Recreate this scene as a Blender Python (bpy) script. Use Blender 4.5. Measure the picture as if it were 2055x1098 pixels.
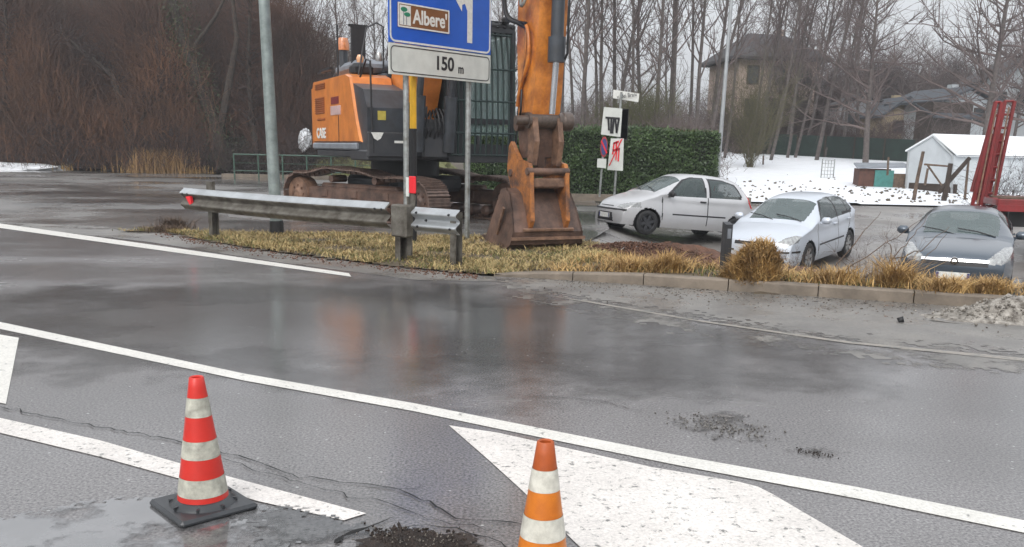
import bpy, math, random
import numpy as np
from mathutils import Matrix, Vector
R=math.radians
rng=np.random.default_rng(7); random.seed(7)
scene=bpy.context.scene
for o in list(bpy.data.objects): bpy.data.objects.remove(o)
# ---------------------------------------------------------------- camera
F=1800.0; CX=1027.5; CY=700.0; H=1.55; PITCH=math.atan(397/1800); ROLL=0.021
sp,cp=math.sin(PITCH),math.cos(PITCH)
r0=Vector((1,0,0)); u0=Vector((0,sp,cp)); fw=Vector((0,cp,-sp))
cr=r0*math.cos(ROLL)+u0*math.sin(ROLL); cu=-r0*math.sin(ROLL)+u0*math.cos(ROLL)
cam=bpy.data.cameras.new('camera'); co=bpy.data.objects.new('camera',cam); scene.collection.objects.link(co)
M=Matrix(((cr.x,cu.x,-fw.x,0),(cr.y,cu.y,-fw.y,0),(cr.z,cu.z,-fw.z,H),(0,0,0,1)))
co.matrix_world=M; cam.sensor_width=36; cam.lens=F/2055*36; cam.shift_y=(CY-549)/2055
cam.clip_start=0.1; cam.clip_end=2000; scene.camera=co
# ---------------------------------------------------------------- light
HAZE=.0011
SUN_EL,SUN_ROT=R(38),R(200)
world=bpy.data.worlds.new('World'); scene.world=world; world.use_nodes=True
nt=world.node_tree; bg=nt.nodes['Background']
sky=nt.nodes.new('ShaderNodeTexSky'); sky.sky_type='NISHITA'; sky.sun_disc=False
sky.sun_elevation=SUN_EL; sky.sun_rotation=SUN_ROT; sky.dust_density=6; sky.air_density=1.0
hs=nt.nodes.new('ShaderNodeHueSaturation'); hs.inputs['Saturation'].default_value=0.13
ov=nt.nodes.new('ShaderNodeMix'); ov.data_type='RGBA'; ov.inputs[0].default_value=0.62
ov.inputs[7].default_value=(7.3,7.55,7.9,1)          # the even grey of the cloud layer
nt.links.new(sky.outputs[0],hs.inputs['Color']); nt.links.new(hs.outputs[0],ov.inputs[6])
# an overcast sky is about three times brighter overhead than at the horizon
wtc=nt.nodes.new('ShaderNodeTexCoord'); wsx=nt.nodes.new('ShaderNodeSeparateXYZ'); nt.links.new(wtc.outputs['Generated'],wsx.inputs[0])
wmr=nt.nodes.new('ShaderNodeMapRange'); wmr.inputs[1].default_value=0; wmr.inputs[2].default_value=1; wmr.inputs[3].default_value=1.12; wmr.inputs[4].default_value=2.5
nt.links.new(wsx.outputs[2],wmr.inputs[0])
wmu=nt.nodes.new('ShaderNodeMix'); wmu.data_type='RGBA'; wmu.blend_type='MULTIPLY'; wmu.inputs[0].default_value=1
nt.links.new(ov.outputs[2],wmu.inputs[6]); nt.links.new(wmr.outputs[0],wmu.inputs[7])
nt.links.new(wmu.outputs[2],bg.inputs[0]); bg.inputs[1].default_value=0.10
sl=bpy.data.lights.new('sun','SUN'); sl.energy=0.8; sl.angle=R(25); sl.color=(1,.97,.93)
so=bpy.data.objects.new('sun',sl); scene.collection.objects.link(so)
so.rotation_euler=(R(90)-SUN_EL,0,math.pi-SUN_ROT)
so.location=(0,0,30)
scene.view_settings.view_transform='Standard'; scene.view_settings.look='None'
scene.view_settings.exposure=0.12; scene.view_settings.gamma=1
# ---------------------------------------------------------------- measuring helpers (pixels of the 2055x1098 photo)
def ray(px,py): return (cr*((px-CX)/F)+cu*((CY-py)/F)+fw)
def G(px,py,z=0.0):
    d=ray(px,py); t=(z-H)/d.z; return Vector((d.x*t,d.y*t,z))
def W(px,py,D):
    d=ray(px,py); t=D/d.y; return Vector((d.x*t,D,H+d.z*t))
# ---------------------------------------------------------------- materials
def mat(name,col,rough=.6,metal=0,var=.25,scale=6,bump=0,bscale=None,coat=0,col2=None,detail=6,spec=.5,emit=None):
    m=bpy.data.materials.new(name); m.use_nodes=True; n=m.node_tree; b=n.nodes['Principled BSDF']
    b.inputs['Roughness'].default_value=rough; b.inputs['Metallic'].default_value=metal
    b.inputs['Coat Weight'].default_value=coat; b.inputs['Coat Roughness'].default_value=.08
    b.inputs['Specular IOR Level'].default_value=spec
    tc=n.nodes.new('ShaderNodeTexCoord'); nz=n.nodes.new('ShaderNodeTexNoise')
    nz.inputs['Scale'].default_value=scale; nz.inputs['Detail'].default_value=detail; nz.inputs['Roughness'].default_value=.65
    n.links.new(tc.outputs['Object'],nz.inputs['Vector'])
    cr_=n.nodes.new('ShaderNodeValToRGB')
    c2=col2 if col2 else tuple(c*(1-var) for c in col)
    cr_.color_ramp.elements[0].position=.35; cr_.color_ramp.elements[1].position=.65
    cr_.color_ramp.elements[0].color=(*c2,1); cr_.color_ramp.elements[1].color=(*(min(1,c*(1+var*.4)) for c in col),1)
    n.links.new(nz.outputs[0],cr_.inputs[0]); n.links.new(cr_.outputs[0],b.inputs['Base Color'])
    if bump:
        n2=n.nodes.new('ShaderNodeTexNoise'); n2.inputs['Scale'].default_value=bscale or scale*4; n2.inputs['Detail'].default_value=5
        n.links.new(tc.outputs['Object'],n2.inputs['Vector'])
        bp=n.nodes.new('ShaderNodeBump'); bp.inputs['Strength'].default_value=bump; bp.inputs['Distance'].default_value=.02
        n.links.new(n2.outputs[0],bp.inputs['Height']); n.links.new(bp.outputs[0],b.inputs['Normal'])
    return m
def asphalt(name,c1,c2,wet_lo,wet_hi,scale=.35,grain=.55,thr=(.38,.62),stretch=(1,1,1)):
    m=bpy.data.materials.new(name); m.use_nodes=True; n=m.node_tree; b=n.nodes['Principled BSDF']; L=n.links.new
    tc=n.nodes.new('ShaderNodeTexCoord'); mp=n.nodes.new('ShaderNodeMapping'); mp.inputs['Scale'].default_value=stretch
    L(tc.outputs['Object'],mp.inputs[0])
    big=n.nodes.new('ShaderNodeTexNoise'); big.inputs['Scale'].default_value=scale; big.inputs['Detail'].default_value=7; big.inputs['Roughness'].default_value=.6
    L(mp.outputs[0],big.inputs['Vector'])
    fine=n.nodes.new('ShaderNodeTexNoise'); fine.inputs['Scale'].default_value=70; fine.inputs['Detail'].default_value=4; fine.inputs['Roughness'].default_value=.7
    L(tc.outputs['Object'],fine.inputs['Vector'])
    rp=n.nodes.new('ShaderNodeValToRGB'); rp.color_ramp.elements[0].position=thr[0]; rp.color_ramp.elements[1].position=thr[1]
    rp.color_ramp.elements[0].color=(0,0,0,1); rp.color_ramp.elements[1].color=(1,1,1,1); L(big.outputs[0],rp.inputs[0])
    mx=n.nodes.new('ShaderNodeMix'); mx.data_type='RGBA'; mx.inputs[6].default_value=(*c1,1); mx.inputs[7].default_value=(*c2,1)
    L(rp.outputs[0],mx.inputs[0])
    fr=n.nodes.new('ShaderNodeMapRange'); fr.inputs[1].default_value=.3; fr.inputs[2].default_value=.7; fr.inputs[3].default_value=1-grain; fr.inputs[4].default_value=1+grain
    L(fine.outputs[0],fr.inputs[0])
    mu=n.nodes.new('ShaderNodeMix'); mu.data_type='RGBA'; mu.blend_type='MULTIPLY'; mu.inputs[0].default_value=1
    L(mx.outputs[2],mu.inputs[6]); L(fr.outputs[0],mu.inputs[7])
    # scattered pale chippings
    vo=n.nodes.new('ShaderNodeTexVoronoi'); vo.inputs['Scale'].default_value=8; L(tc.outputs['Object'],vo.inputs['Vector'])
    lt=n.nodes.new('ShaderNodeMath'); lt.operation='LESS_THAN'; lt.inputs[1].default_value=.06; L(vo.outputs[0],lt.inputs[0])
    mc=n.nodes.new('ShaderNodeMix'); mc.data_type='RGBA'; mc.inputs[7].default_value=(.35,.35,.34,1)
    L(lt.outputs[0],mc.inputs[0]); L(mu.outputs[2],mc.inputs[6]); L(mc.outputs[2],b.inputs['Base Color'])
    rr=n.nodes.new('ShaderNodeMapRange'); rr.inputs[3].default_value=wet_lo; rr.inputs[4].default_value=wet_hi
    L(rp.outputs[0],rr.inputs[0]); L(rr.outputs[0],b.inputs['Roughness'])
    bs=n.nodes.new('ShaderNodeMapRange'); bs.inputs[3].default_value=.12; bs.inputs[4].default_value=.5; L(rp.outputs[0],bs.inputs[0])
    bp=n.nodes.new('ShaderNodeBump'); bp.inputs['Distance'].default_value=.006; L(bs.outputs[0],bp.inputs['Strength'])
    L(fine.outputs[0],bp.inputs['Height']); L(bp.outputs[0],b.inputs['Normal'])
    return m
def wet_coat(m,lo,hi,scale,thr,bump=.25,stretch=(1,1,1)):
    n=m.node_tree; b=n.nodes['Principled BSDF']; L=n.links.new
    tc=n.nodes.new('ShaderNodeTexCoord'); mp=n.nodes.new('ShaderNodeMapping'); mp.inputs['Scale'].default_value=stretch; mp.inputs['Location'].default_value=(3.7,1.2,0); L(tc.outputs['Object'],mp.inputs[0])
    nz=n.nodes.new('ShaderNodeTexNoise'); nz.inputs['Scale'].default_value=scale; nz.inputs['Detail'].default_value=8; nz.inputs['Roughness'].default_value=.62; L(mp.outputs[0],nz.inputs['Vector'])
    r=n.nodes.new('ShaderNodeMapRange'); r.inputs[1].default_value=thr[0]; r.inputs[2].default_value=thr[1]; r.inputs[3].default_value=lo; r.inputs[4].default_value=hi; L(nz.outputs[0],r.inputs[0])
    b.inputs['Coat Weight'].default_value=1; b.inputs['Coat IOR'].default_value=1.4; L(r.outputs[0],b.inputs['Coat Roughness'])
    f=n.nodes.new('ShaderNodeTexNoise'); f.inputs['Scale'].default_value=70; f.inputs['Detail'].default_value=4; L(tc.outputs['Object'],f.inputs['Vector'])
    bp=n.nodes.new('ShaderNodeBump'); bp.inputs['Strength'].default_value=bump; bp.inputs['Distance'].default_value=.0035; L(f.outputs[0],bp.inputs['Height']); L(bp.outputs[0],b.inputs['Coat Normal'])
    return m
def alpha_noise(m,scale,lo,hi):
    n=m.node_tree; b=n.nodes['Principled BSDF']; L=n.links.new
    tc=n.nodes.new('ShaderNodeTexCoord'); nz=n.nodes.new('ShaderNodeTexNoise'); nz.inputs['Scale'].default_value=scale; nz.inputs['Detail'].default_value=8; nz.inputs['Roughness'].default_value=.65; L(tc.outputs['Object'],nz.inputs['Vector'])
    r=n.nodes.new('ShaderNodeMapRange'); r.inputs[1].default_value=lo; r.inputs[2].default_value=hi; L(nz.outputs[0],r.inputs[0]); L(r.outputs[0],b.inputs['Alpha']); return m
def alpha_zone(m,c,rx,ry,rot,scale,soft=1.6,amp=3.0):
    n=m.node_tree; b=n.nodes['Principled BSDF']; L=n.links.new
    tc=n.nodes.new('ShaderNodeTexCoord'); mp=n.nodes.new('ShaderNodeMapping'); mp.vector_type='TEXTURE'; mp.inputs['Location'].default_value=(c[0],c[1],0); mp.inputs['Rotation'].default_value=(0,0,rot); mp.inputs['Scale'].default_value=(rx,ry,1e3); L(tc.outputs['Object'],mp.inputs[0])
    ln=n.nodes.new('ShaderNodeVectorMath'); ln.operation='LENGTH'; L(mp.outputs[0],ln.inputs[0])
    nz=n.nodes.new('ShaderNodeTexNoise'); nz.inputs['Scale'].default_value=scale; nz.inputs['Detail'].default_value=9; nz.inputs['Roughness'].default_value=.68; L(tc.outputs['Object'],nz.inputs['Vector'])
    a=n.nodes.new('ShaderNodeMath'); a.operation='MULTIPLY_ADD'; a.inputs[1].default_value=-soft; a.inputs[2].default_value=soft-amp*.5+.25; L(ln.outputs['Value'],a.inputs[0])
    d=n.nodes.new('ShaderNodeMath'); d.operation='MULTIPLY_ADD'; d.inputs[1].default_value=amp; d.use_clamp=True; L(nz.outputs[0],d.inputs[0]); L(a.outputs[0],d.inputs[2]); L(d.outputs[0],b.inputs['Alpha']); return m
def paint_mat(name,col,holes=.40,hs_=9):
    m=asphalt(name,col,tuple(c*.86 for c in col),.3,.5,2.0,.22)
    n=m.node_tree; b=n.nodes['Principled BSDF']; L=n.links.new
    src=b.inputs['Base Color'].links[0].from_socket
    tc=n.nodes.new('ShaderNodeTexCoord'); nz=n.nodes.new('ShaderNodeTexNoise'); nz.inputs['Scale'].default_value=hs_; nz.inputs['Detail'].default_value=8; nz.inputs['Roughness'].default_value=.75
    L(tc.outputs['Object'],nz.inputs['Vector'])
    rp=n.nodes.new('ShaderNodeValToRGB'); rp.color_ramp.elements[0].position=holes-.03; rp.color_ramp.elements[1].position=holes+.03
    L(nz.outputs[0],rp.inputs[0])
    mx=n.nodes.new('ShaderNodeMix'); mx.data_type='RGBA'; mx.inputs[6].default_value=(.16,.16,.15,1); L(rp.outputs[0],mx.inputs[0]); L(src,mx.inputs[7])
    L(mx.outputs[2],b.inputs['Base Color']); return m
def glass_mat(name,col,alpha):
    m=mat(name,col,.03,0,.1,2,spec=.9); m.node_tree.nodes['Principled BSDF'].inputs['Alpha'].default_value=alpha; return m
K={}
K['road']=wet_coat(asphalt('wet_road',(.088,.082,.080),(.168,.159,.158),.5,.75,.3,.95,(.36,.6),(1,1.0,1)),.06,.30,.30,(.38,.62),.20,(.7,1.2,1))
K['side']=wet_coat(asphalt('wet_side_road',(.045,.04,.036),(.17,.16,.15),.5,.8,.16,.5,(.42,.56),(1,1.2,1)),.05,.45,.16,(.42,.6),.10,(1,1,1))
K['shoulder']=wet_coat(asphalt('dirty_shoulder',(.105,.095,.085),(.185,.172,.155),.5,.8,1.2,.6),.2,.6,.8,(.4,.6),.3)
K['lot']=wet_coat(asphalt('gravel_lot',(.13,.115,.105),(.24,.225,.21),.5,.8,.5,.5),.08,.6,.35,(.4,.58),.2)
K['paint']=paint_mat('road_paint',(.72,.70,.65),.37); K['paint_worn']=paint_mat('worn_road_paint',(.72,.68,.64),.405,24); K['paint_faint']=paint_mat('faded_road_paint',(.30,.27,.235),.45,12)
K['puddle']=mat('puddle_water',(.15,.148,.15),.12,0,.35,1.2,bump=.02,bscale=3,spec=.8,coat=1); alpha_noise(K['puddle'],1.6,.40,.50); K['darkwet']=wet_coat(asphalt('dark_wet_asphalt',(.05,.05,.052),(.10,.10,.10),.5,.7,2,.8),.05,.3,1.5,(.4,.6),.3); alpha_noise(K['darkwet'],2.2,.42,.52); K['rough']=asphalt('eroded_asphalt',(.055,.052,.05),(.14,.13,.125),.7,.9,14,1.2,(.4,.56)); alpha_noise(K['rough'],5,.46,.66)
K['fringe']=wet_coat(asphalt('fringe_grit',(.11,.10,.088),(.20,.185,.165),.5,.8,1.2,.6),.2,.6,.8,(.4,.6),.3); alpha_noise(K['fringe'],1.8,.45,.58)
K['farwet']=wet_coat(asphalt('standing_wet_asphalt',(.040,.036,.033),(.075,.07,.068),.5,.75,.8,.9),.04,.14,.5,(.38,.62),.20); alpha_zone(K['farwet'],G(740,650),4.2,2.2,R(-8),.9); K['farwet'].node_tree.nodes['Principled BSDF'].inputs['Coat IOR'].default_value=1.6  # wet stretch, its base colour darkened to deepen the reflections
K['crack']=mat('crack_tar',(.008,.008,.008),.8,bump=.5,scale=40)
K['soil']=mat('wet_soil',(.13,.062,.038),.8,var=.5,scale=5,bump=1,bscale=20)
K['rubble']=mat('dark_rubble',(.03,.018,.012),.6,var=.6,scale=25,bump=.8)
K['heapgrit']=mat('dirty_slush',(.34,.315,.28),.8,var=.5,scale=11,bump=1,bscale=30,col2=(.10,.085,.07))
K['grit']=mat('grey_grit',(.2,.18,.155),.8,var=.6,scale=9,bump=1,bscale=30,col2=(.05,.04,.03))
K['ground']=mat('winter_ground',(.10,.075,.045),.9,var=.5,scale=.8,bump=.5,bscale=8,col2=(.05,.04,.028))
K['leaf']=mat('leaf_litter',(.075,.045,.032),.95,var=.5,scale=.4)
K['snow']=mat('snow',(.80,.82,.85),.6,var=.06,scale=1.5,bump=.5,bscale=3)
K['kerb']=mat('kerb_stone',(.19,.155,.12),.7,var=.35,scale=3,bump=.3,bscale=30)
K['grass']=mat('dry_grass',(.47,.35,.165),.8,var=.5,scale=3,col2=(.19,.145,.055))
K['straw']=mat('straw_grass',(.50,.33,.13),.75,var=.5,scale=4,col2=(.20,.115,.045))
K['galv']=mat('galvanised_steel',(.36,.38,.38),.45,.55,.35,8,col2=(.2,.2,.18))
K['galvold']=mat('weathered_steel',(.16,.15,.13),.6,.3,.5,5,col2=(.065,.055,.042))
K['galvnew']=mat('bright_galvanised_steel',(.40,.42,.43),.4,.5,.3,3,col2=(.34,.35,.36))
K['pole']=mat('lamp_post_steel',(.27,.31,.30),.5,.35,.35,4,col2=(.17,.20,.19))
K['black']=mat('black_plastic',(.015,.015,.017),.5,var=.3)
K['blacksteel']=mat('black_steel',(.022,.025,.03),.45,0,.4,3,col2=(.045,.045,.048))
K['darkgrey']=mat('dark_grey_paint',(.045,.052,.062),.4,0,.3,3,col2=(.03,.032,.036))
K['grey']=mat('grey_paint',(.22,.24,.27),.45,0,.3,3)
K['red']=mat('red_reflector',(.75,.02,.03),.3,var=.1)
K['white']=mat('white_sign_face',(.62,.64,.60),.4,var=.12,scale=4)
K['letter']=mat('black_lettering',(.012,.012,.014),.5)
K['letterw']=mat('white_lettering',(.72,.72,.68),.45,var=.15,scale=20)
K['blue']=mat('blue_sign_face',(.005,.095,.52),.35,var=.12,scale=2)
K['brown']=mat('brown_sign_face',(.21,.085,.028),.4,var=.15)
K['green']=mat('green_sign_print',(.01,.22,.12),.4)
K['orange']=mat('orange_machine_paint',(.72,.24,.045),.35,0,.22,2.5,coat=.4,col2=(.55,.17,.035))
K['orangedirty']=mat('scratched_orange_paint',(.60,.215,.035),.4,0,.5,3.5,bump=.2,bscale=14,col2=(.30,.09,.022),coat=.3,detail=10)
K['rust']=mat('rusty_orange_steel',(.38,.14,.034),.55,.1,.6,4.5,bump=.5,bscale=18,col2=(.095,.05,.035))
K['rustdark']=mat('muddy_brown_steel',(.15,.088,.064),.5,.2,.55,3,bump=.4,bscale=14,col2=(.06,.038,.03))
K['rustlight']=mat('worn_rust_steel',(.24,.14,.09),.6,.25,.4,6,bump=.3,col2=(.12,.07,.05))
K['shoe']=mat('worn_track_steel',(.19,.13,.105),.45,.3,.5,6,bump=.3,col2=(.11,.075,.06))
K['steel']=mat('bare_steel',(.55,.56,.58),.2,.9,.1,3)
K['greenguard']=mat('dark_green_bars',(.006,.022,.02),.45,var=.3)
K['yellow']=mat('yellow_paint',(.85,.47,.02),.4,var=.12)
K['conered']=mat('red_cone_plastic',(.60,.028,.018),.38,var=.12,scale=7)
K['coneorange']=mat('orange_cone_plastic',(.62,.185,.014),.4,var=.18,scale=9,col2=(.50,.13,.012))
K['conedull']=mat('faded_orange_tip',(.42,.085,.015),.5,var=.2,scale=9)
K['coneband']=mat('scuffed_white_band',(.52,.51,.43),.4,var=.25,scale=16,col2=(.27,.26,.22),detail=10)
K['conebandw']=mat('white_cone_band',(.66,.64,.56),.4,var=.2,scale=14,col2=(.42,.40,.34),detail=10)
K['rubber']=mat('black_rubber',(.035,.038,.042),.35,var=.3,scale=5)
K['tyre']=mat('tyre_rubber',(.02,.02,.021),.7,var=.3,bump=.2)
K['silver']=mat('silver_car_paint',(.55,.55,.56),.36,.35,.05,2,coat=.5)
K['silverblue']=mat('bright_silver_car_paint',(.58,.62,.68),.36,.35,.05,2,coat=.5)
K['greyblue']=mat('grey_blue_car_paint',(.065,.085,.11),.28,.45,.06,2,coat=.9)
K['glass']=glass_mat('car_glass',(.06,.085,.085),.62); K['sglass']=glass_mat('windscreen_glass',(.10,.135,.135),.72)
K['lamp']=mat('clear_headlamp',(.42,.43,.42),.08,.5,.3,20,coat=1,col2=(.2,.2,.2)); K['lampred']=mat('rear_lamp',(.55,.02,.02),.15,coat=1)
K['alloy']=mat('wheel_silver',(.42,.42,.42),.35,.6,.2); K['seat']=mat('seat_cloth',(.05,.05,.055),.9)
K['chrome']=mat('chrome_trim',(.75,.75,.76),.12,1,.05)
K['machred']=mat('red_trailer_paint',(.20,.014,.016),.45,0,.4,3,col2=(.15,.02,.018),coat=.2)
K['tarp']=mat('white_tarpaulin',(.50,.53,.55),.6,var=.12,scale=1.2,bump=.2,bscale=3)
K['plaster']=mat('beige_plaster',(.37,.285,.235),.85,var=.15,scale=.5); K['plasterg']=mat('grey_plaster',(.23,.23,.24),.85,var=.15,scale=.5)
K['plasterw']=mat('white_plaster',(.42,.45,.47),.85,var=.1,scale=.5); K['ochre']=mat('ochre_plaster',(.36,.29,.19),.85,var=.25,scale=.5)
K['roof']=mat('dark_roof_tiles',(.045,.04,.042),.9,var=.3,scale=3); K['slate']=mat('slate_roof',(.06,.068,.08),.9,var=.3,scale=3)
K['timber']=mat('dark_timber',(.045,.03,.022),.8,var=.4,scale=4); K['wood']=mat('weathered_wood',(.12,.08,.055),.8,var=.5,scale=6)
K['window']=mat('dark_window_pane',(.03,.035,.04),.1,var=.2); K['teal']=mat('teal_panel',(.05,.19,.17),.5)
K['net']=mat('dark_green_netting',(.012,.028,.022),.8,var=.4,scale=2); K['railgreen']=mat('green_railing_paint',(.03,.075,.05),.5)
K['bark']=mat('grey_bark',(.115,.097,.09),.9,var=.4,scale=5,bump=.5); K['twig']=mat('grey_brown_twigs',(.145,.112,.105),.9,var=.3,scale=.6)
K['barkd']=mat('dark_bark',(.05,.038,.03),.9,var=.4,scale=5,bump=.5); K['twigr']=mat('red_brown_twigs',(.105,.052,.035),.9,var=.35,scale=.25,col2=(.045,.026,.02))
K['twigd']=mat('dark_brown_twigs',(.068,.042,.036),.9,var=.4,scale=.25,col2=(.035,.026,.025))
K['ochretwig']=mat('ochre_twigs',(.19,.088,.045),.9,var=.4,scale=.3,col2=(.085,.05,.035))
K['ivy']=mat('ivy_leaves',(.05,.06,.022),.7,var=.5,scale=1,col2=(.025,.03,.012)); K['hedge']=mat('hedge_leaves',(.062,.105,.032),.5,var=.5,scale=1.4,col2=(.03,.055,.02))
K['hedgetop']=mat('trimmed_hedge_twigs',(.13,.105,.05),.8,var=.4,scale=2)
K['bag']=mat('white_plastic_wrap',(.72,.74,.76),.35,var=.2,scale=8)
# ---------------------------------------------------------------- mesh helpers
def link(o,parent=None):
    scene.collection.objects.link(o)
    if parent is not None: o.parent=parent
    return o
def tag(o,label=None,cat=None,group=None,kind=None):
    if label: o['label']=label
    if cat: o['category']=cat
    if group: o['group']=group
    if kind: o['kind']=kind
    return o
def root(name,loc,rz,label,cat,group=None):
    o=bpy.data.objects.new(name,None); o.empty_display_size=.3; o.location=loc; o.rotation_euler=(0,0,rz)
    link(o); return tag(o,label,cat,group)
def npmesh(name,V,Fa,m,parent=None,smooth=False):
    V=np.asarray(V,dtype=np.float32); Fa=np.asarray(Fa,dtype=np.int32); k=Fa.shape[1]
    me=bpy.data.meshes.new(name); me.vertices.add(len(V)); me.vertices.foreach_set('co',V.ravel())
    me.loops.add(Fa.size); me.loops.foreach_set('vertex_index',Fa.ravel())
    me.polygons.add(len(Fa)); me.polygons.foreach_set('loop_start',np.arange(0,Fa.size,k,dtype=np.int32))
    me.polygons.foreach_set('loop_total',np.full(len(Fa),k,dtype=np.int32))
    if smooth: me.polygons.foreach_set('use_smooth',np.ones(len(Fa),dtype=bool))
    me.update(calc_edges=True); me.validate(); me.materials.append(K[m] if isinstance(m,str) else m)
    return link(bpy.data.objects.new(name,me),parent)
class MB:
    def __init__(s): s.v=[]; s.f=[]; s.T=Matrix.Identity(4)
    def add(s,vs,fs):
        b=len(s.v); s.v+= [tuple(s.T@Vector(v)) for v in vs]; s.f+=[tuple(i+b for i in f) for f in fs]; return s
    def box(s,c,d,rz=0,bev=0,M_=None):
        x,y,z=d[0]/2,d[1]/2,d[2]/2
        if bev:
            b=min(bev,x*.9,y*.9,z*.9); vs=[]; 
            for sz in (-1,1):
                for (a,e) in ((x-b,y),(x,y-b)):
                    pass
            # chamfered box: 24 verts
            vs=[];idx={}
            for sx in (-1,1):
                for sy in (-1,1):
                    for sz in (-1,1):
                        idx[(sx,sy,sz,0)]=len(vs); vs.append((sx*x,sy*(y-b),sz*(z-b)))
                        idx[(sx,sy,sz,1)]=len(vs); vs.append((sx*(x-b),sy*y,sz*(z-b)))
                        idx[(sx,sy,sz,2)]=len(vs); vs.append((sx*(x-b),sy*(y-b),sz*z))
            fs=[]
            for a in (-1,1):
                fs.append([idx[(a,-1,-1,0)],idx[(a,1,-1,0)],idx[(a,1,1,0)],idx[(a,-1,1,0)]])
                fs.append([idx[(-1,a,-1,1)],idx[(1,a,-1,1)],idx[(1,a,1,1)],idx[(-1,a,1,1)]])
                fs.append([idx[(-1,-1,a,2)],idx[(1,-1,a,2)],idx[(1,1,a,2)],idx[(-1,1,a,2)]])
            for a in (-1,1):
                for c_ in (-1,1):
                    fs.append([idx[(a,c_,-1,0)],idx[(a,c_,1,0)],idx[(a,c_,1,1)],idx[(a,c_,-1,1)]])
                    fs.append([idx[(a,-1,c_,0)],idx[(a,1,c_,0)],idx[(a,1,c_,2)],idx[(a,-1,c_,2)]])
                    fs.append([idx[(-1,a,c_,1)],idx[(1,a,c_,1)],idx[(1,a,c_,2)],idx[(-1,a,c_,2)]])
                    for e in (-1,1): fs.append([idx[(a,c_,e,0)],idx[(a,c_,e,1)],idx[(a,c_,e,2)]])
        else:
            vs=[(-x,-y,-z),(x,-y,-z),(x,y,-z),(-x,y,-z),(-x,-y,z),(x,-y,z),(x,y,z),(-x,y,z)]
            fs=[(0,3,2,1),(4,5,6,7),(0,1,5,4),(1,2,6,5),(2,3,7,6),(3,0,4,7)]
        T=Matrix.Translation(c)@(M_ if M_ is not None else Matrix.Rotation(rz,4,'Z'))
        return s.add([tuple(T@Vector(v)) for v in vs],fs)
    def frust(s,p0,p1,a,b,n=12,caps=True):
        p0=Vector(p0);p1=Vector(p1); d=(p1-p0).normalized(); u=d.orthogonal().normalized(); w=d.cross(u)
        vs=[];
        for p,r in ((p0,a),(p1,b)):
            for i in range(n):
                t=2*math.pi*i/n; vs.append(tuple(p+(u*math.cos(t)+w*math.sin(t))*r))
        fs=[(i,(i+1)%n,n+(i+1)%n,n+i) for i in range(n)]
        if caps: fs+=[tuple(range(n-1,-1,-1)),tuple(range(n,2*n))]
        return s.add(vs,fs)
    def cyl(s,p0,p1,r,n=12): return s.frust(p0,p1,r,r,n)
    def tube(s,pts,r,n=8):
        pts=[Vector(p) for p in pts]; rs=r if isinstance(r,(list,tuple)) else [r]*len(pts)
        vs=[];u=None
        for i,p in enumerate(pts):
            d=(pts[min(i+1,len(pts)-1)]-pts[max(i-1,0)]).normalized()
            if u is None: u=d.orthogonal().normalized()
            u=(u-d*u.dot(d)).normalized(); w=d.cross(u)
            for k in range(n):
                t=2*math.pi*k/n; vs.append(tuple(p+(u*math.cos(t)+w*math.sin(t))*rs[i]))
        fs=[]
        for i in range(len(pts)-1):
            for k in range(n): fs.append((i*n+k,i*n+(k+1)%n,(i+1)*n+(k+1)%n,(i+1)*n+k))
        fs+=[tuple(range(n-1,-1,-1)),tuple(range((len(pts)-1)*n,len(pts)*n))]
        return s.add(vs,fs)
    def prism(s,poly,lo,hi,plane='xz',sc=None):
        n=len(poly); vs=[]
        for t in (lo,hi):
            for a,b in poly:
                vs.append({'xz':(a,t,b),'xy':(a,b,t),'yz':(t,a,b)}[plane])
        fs=[(i,(i+1)%n,n+(i+1)%n,n+i) for i in range(n)]+[tuple(range(n-1,-1,-1)),tuple(range(n,2*n))]
        return s.add(vs,fs)
    def lathe(s,prof,c=(0,0,0),n=24,axis='z'):
        vs=[];m=len(prof)
        for r,h in prof:
            for i in range(n):
                t=2*math.pi*i/n; x,y=r*math.cos(t),r*math.sin(t)
                v=(x,y,h) if axis=='z' else (x,h,y)
                vs.append((v[0]+c[0],v[1]+c[1],v[2]+c[2]))
        fs=[]
        for j in range(m-1):
            for i in range(n): fs.append((j*n+i,j*n+(i+1)%n,(j+1)*n+(i+1)%n,(j+1)*n+i))
        return s.add(vs,fs)
    def build(s,name,m,parent=None,smooth=False,ang=None):
        me=bpy.data.meshes.new(name); me.from_pydata(s.v,[],s.f); me.update()
        import bmesh
        bm=bmesh.new(); bm.from_mesh(me); bmesh.ops.recalc_face_normals(bm,faces=bm.faces); bm.to_mesh(me); bm.free()
        me.materials.append(K[m] if isinstance(m,str) else m)
        if smooth or ang:
            me.polygons.foreach_set('use_smooth',np.ones(len(me.polygons),dtype=bool))
            try: me.set_sharp_from_angle(angle=R(ang or 35))
            except Exception: pass
        return link(bpy.data.objects.new(name,me),parent)
def text_mesh(name,txt,size,m,parent,mw,ext=.003,sx=1.0,bold=0.0):
    c=bpy.data.curves.new('t','FONT'); c.body=txt; c.size=size; c.extrude=ext; c.align_x='CENTER'; c.align_y='CENTER'; c.offset=bold
    o=bpy.data.objects.new('t',c); link(o); bpy.context.view_layer.update()
    dg=bpy.context.evaluated_depsgraph_get(); me=bpy.data.meshes.new_from_object(o.evaluated_get(dg)); bpy.data.objects.remove(o)
    me.transform(mw@Matrix.Diagonal((sx,1,1,1))); me.name=name; me.materials.clear(); me.materials.append(K[m])
    return link(bpy.data.objects.new(name,me),parent)
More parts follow.
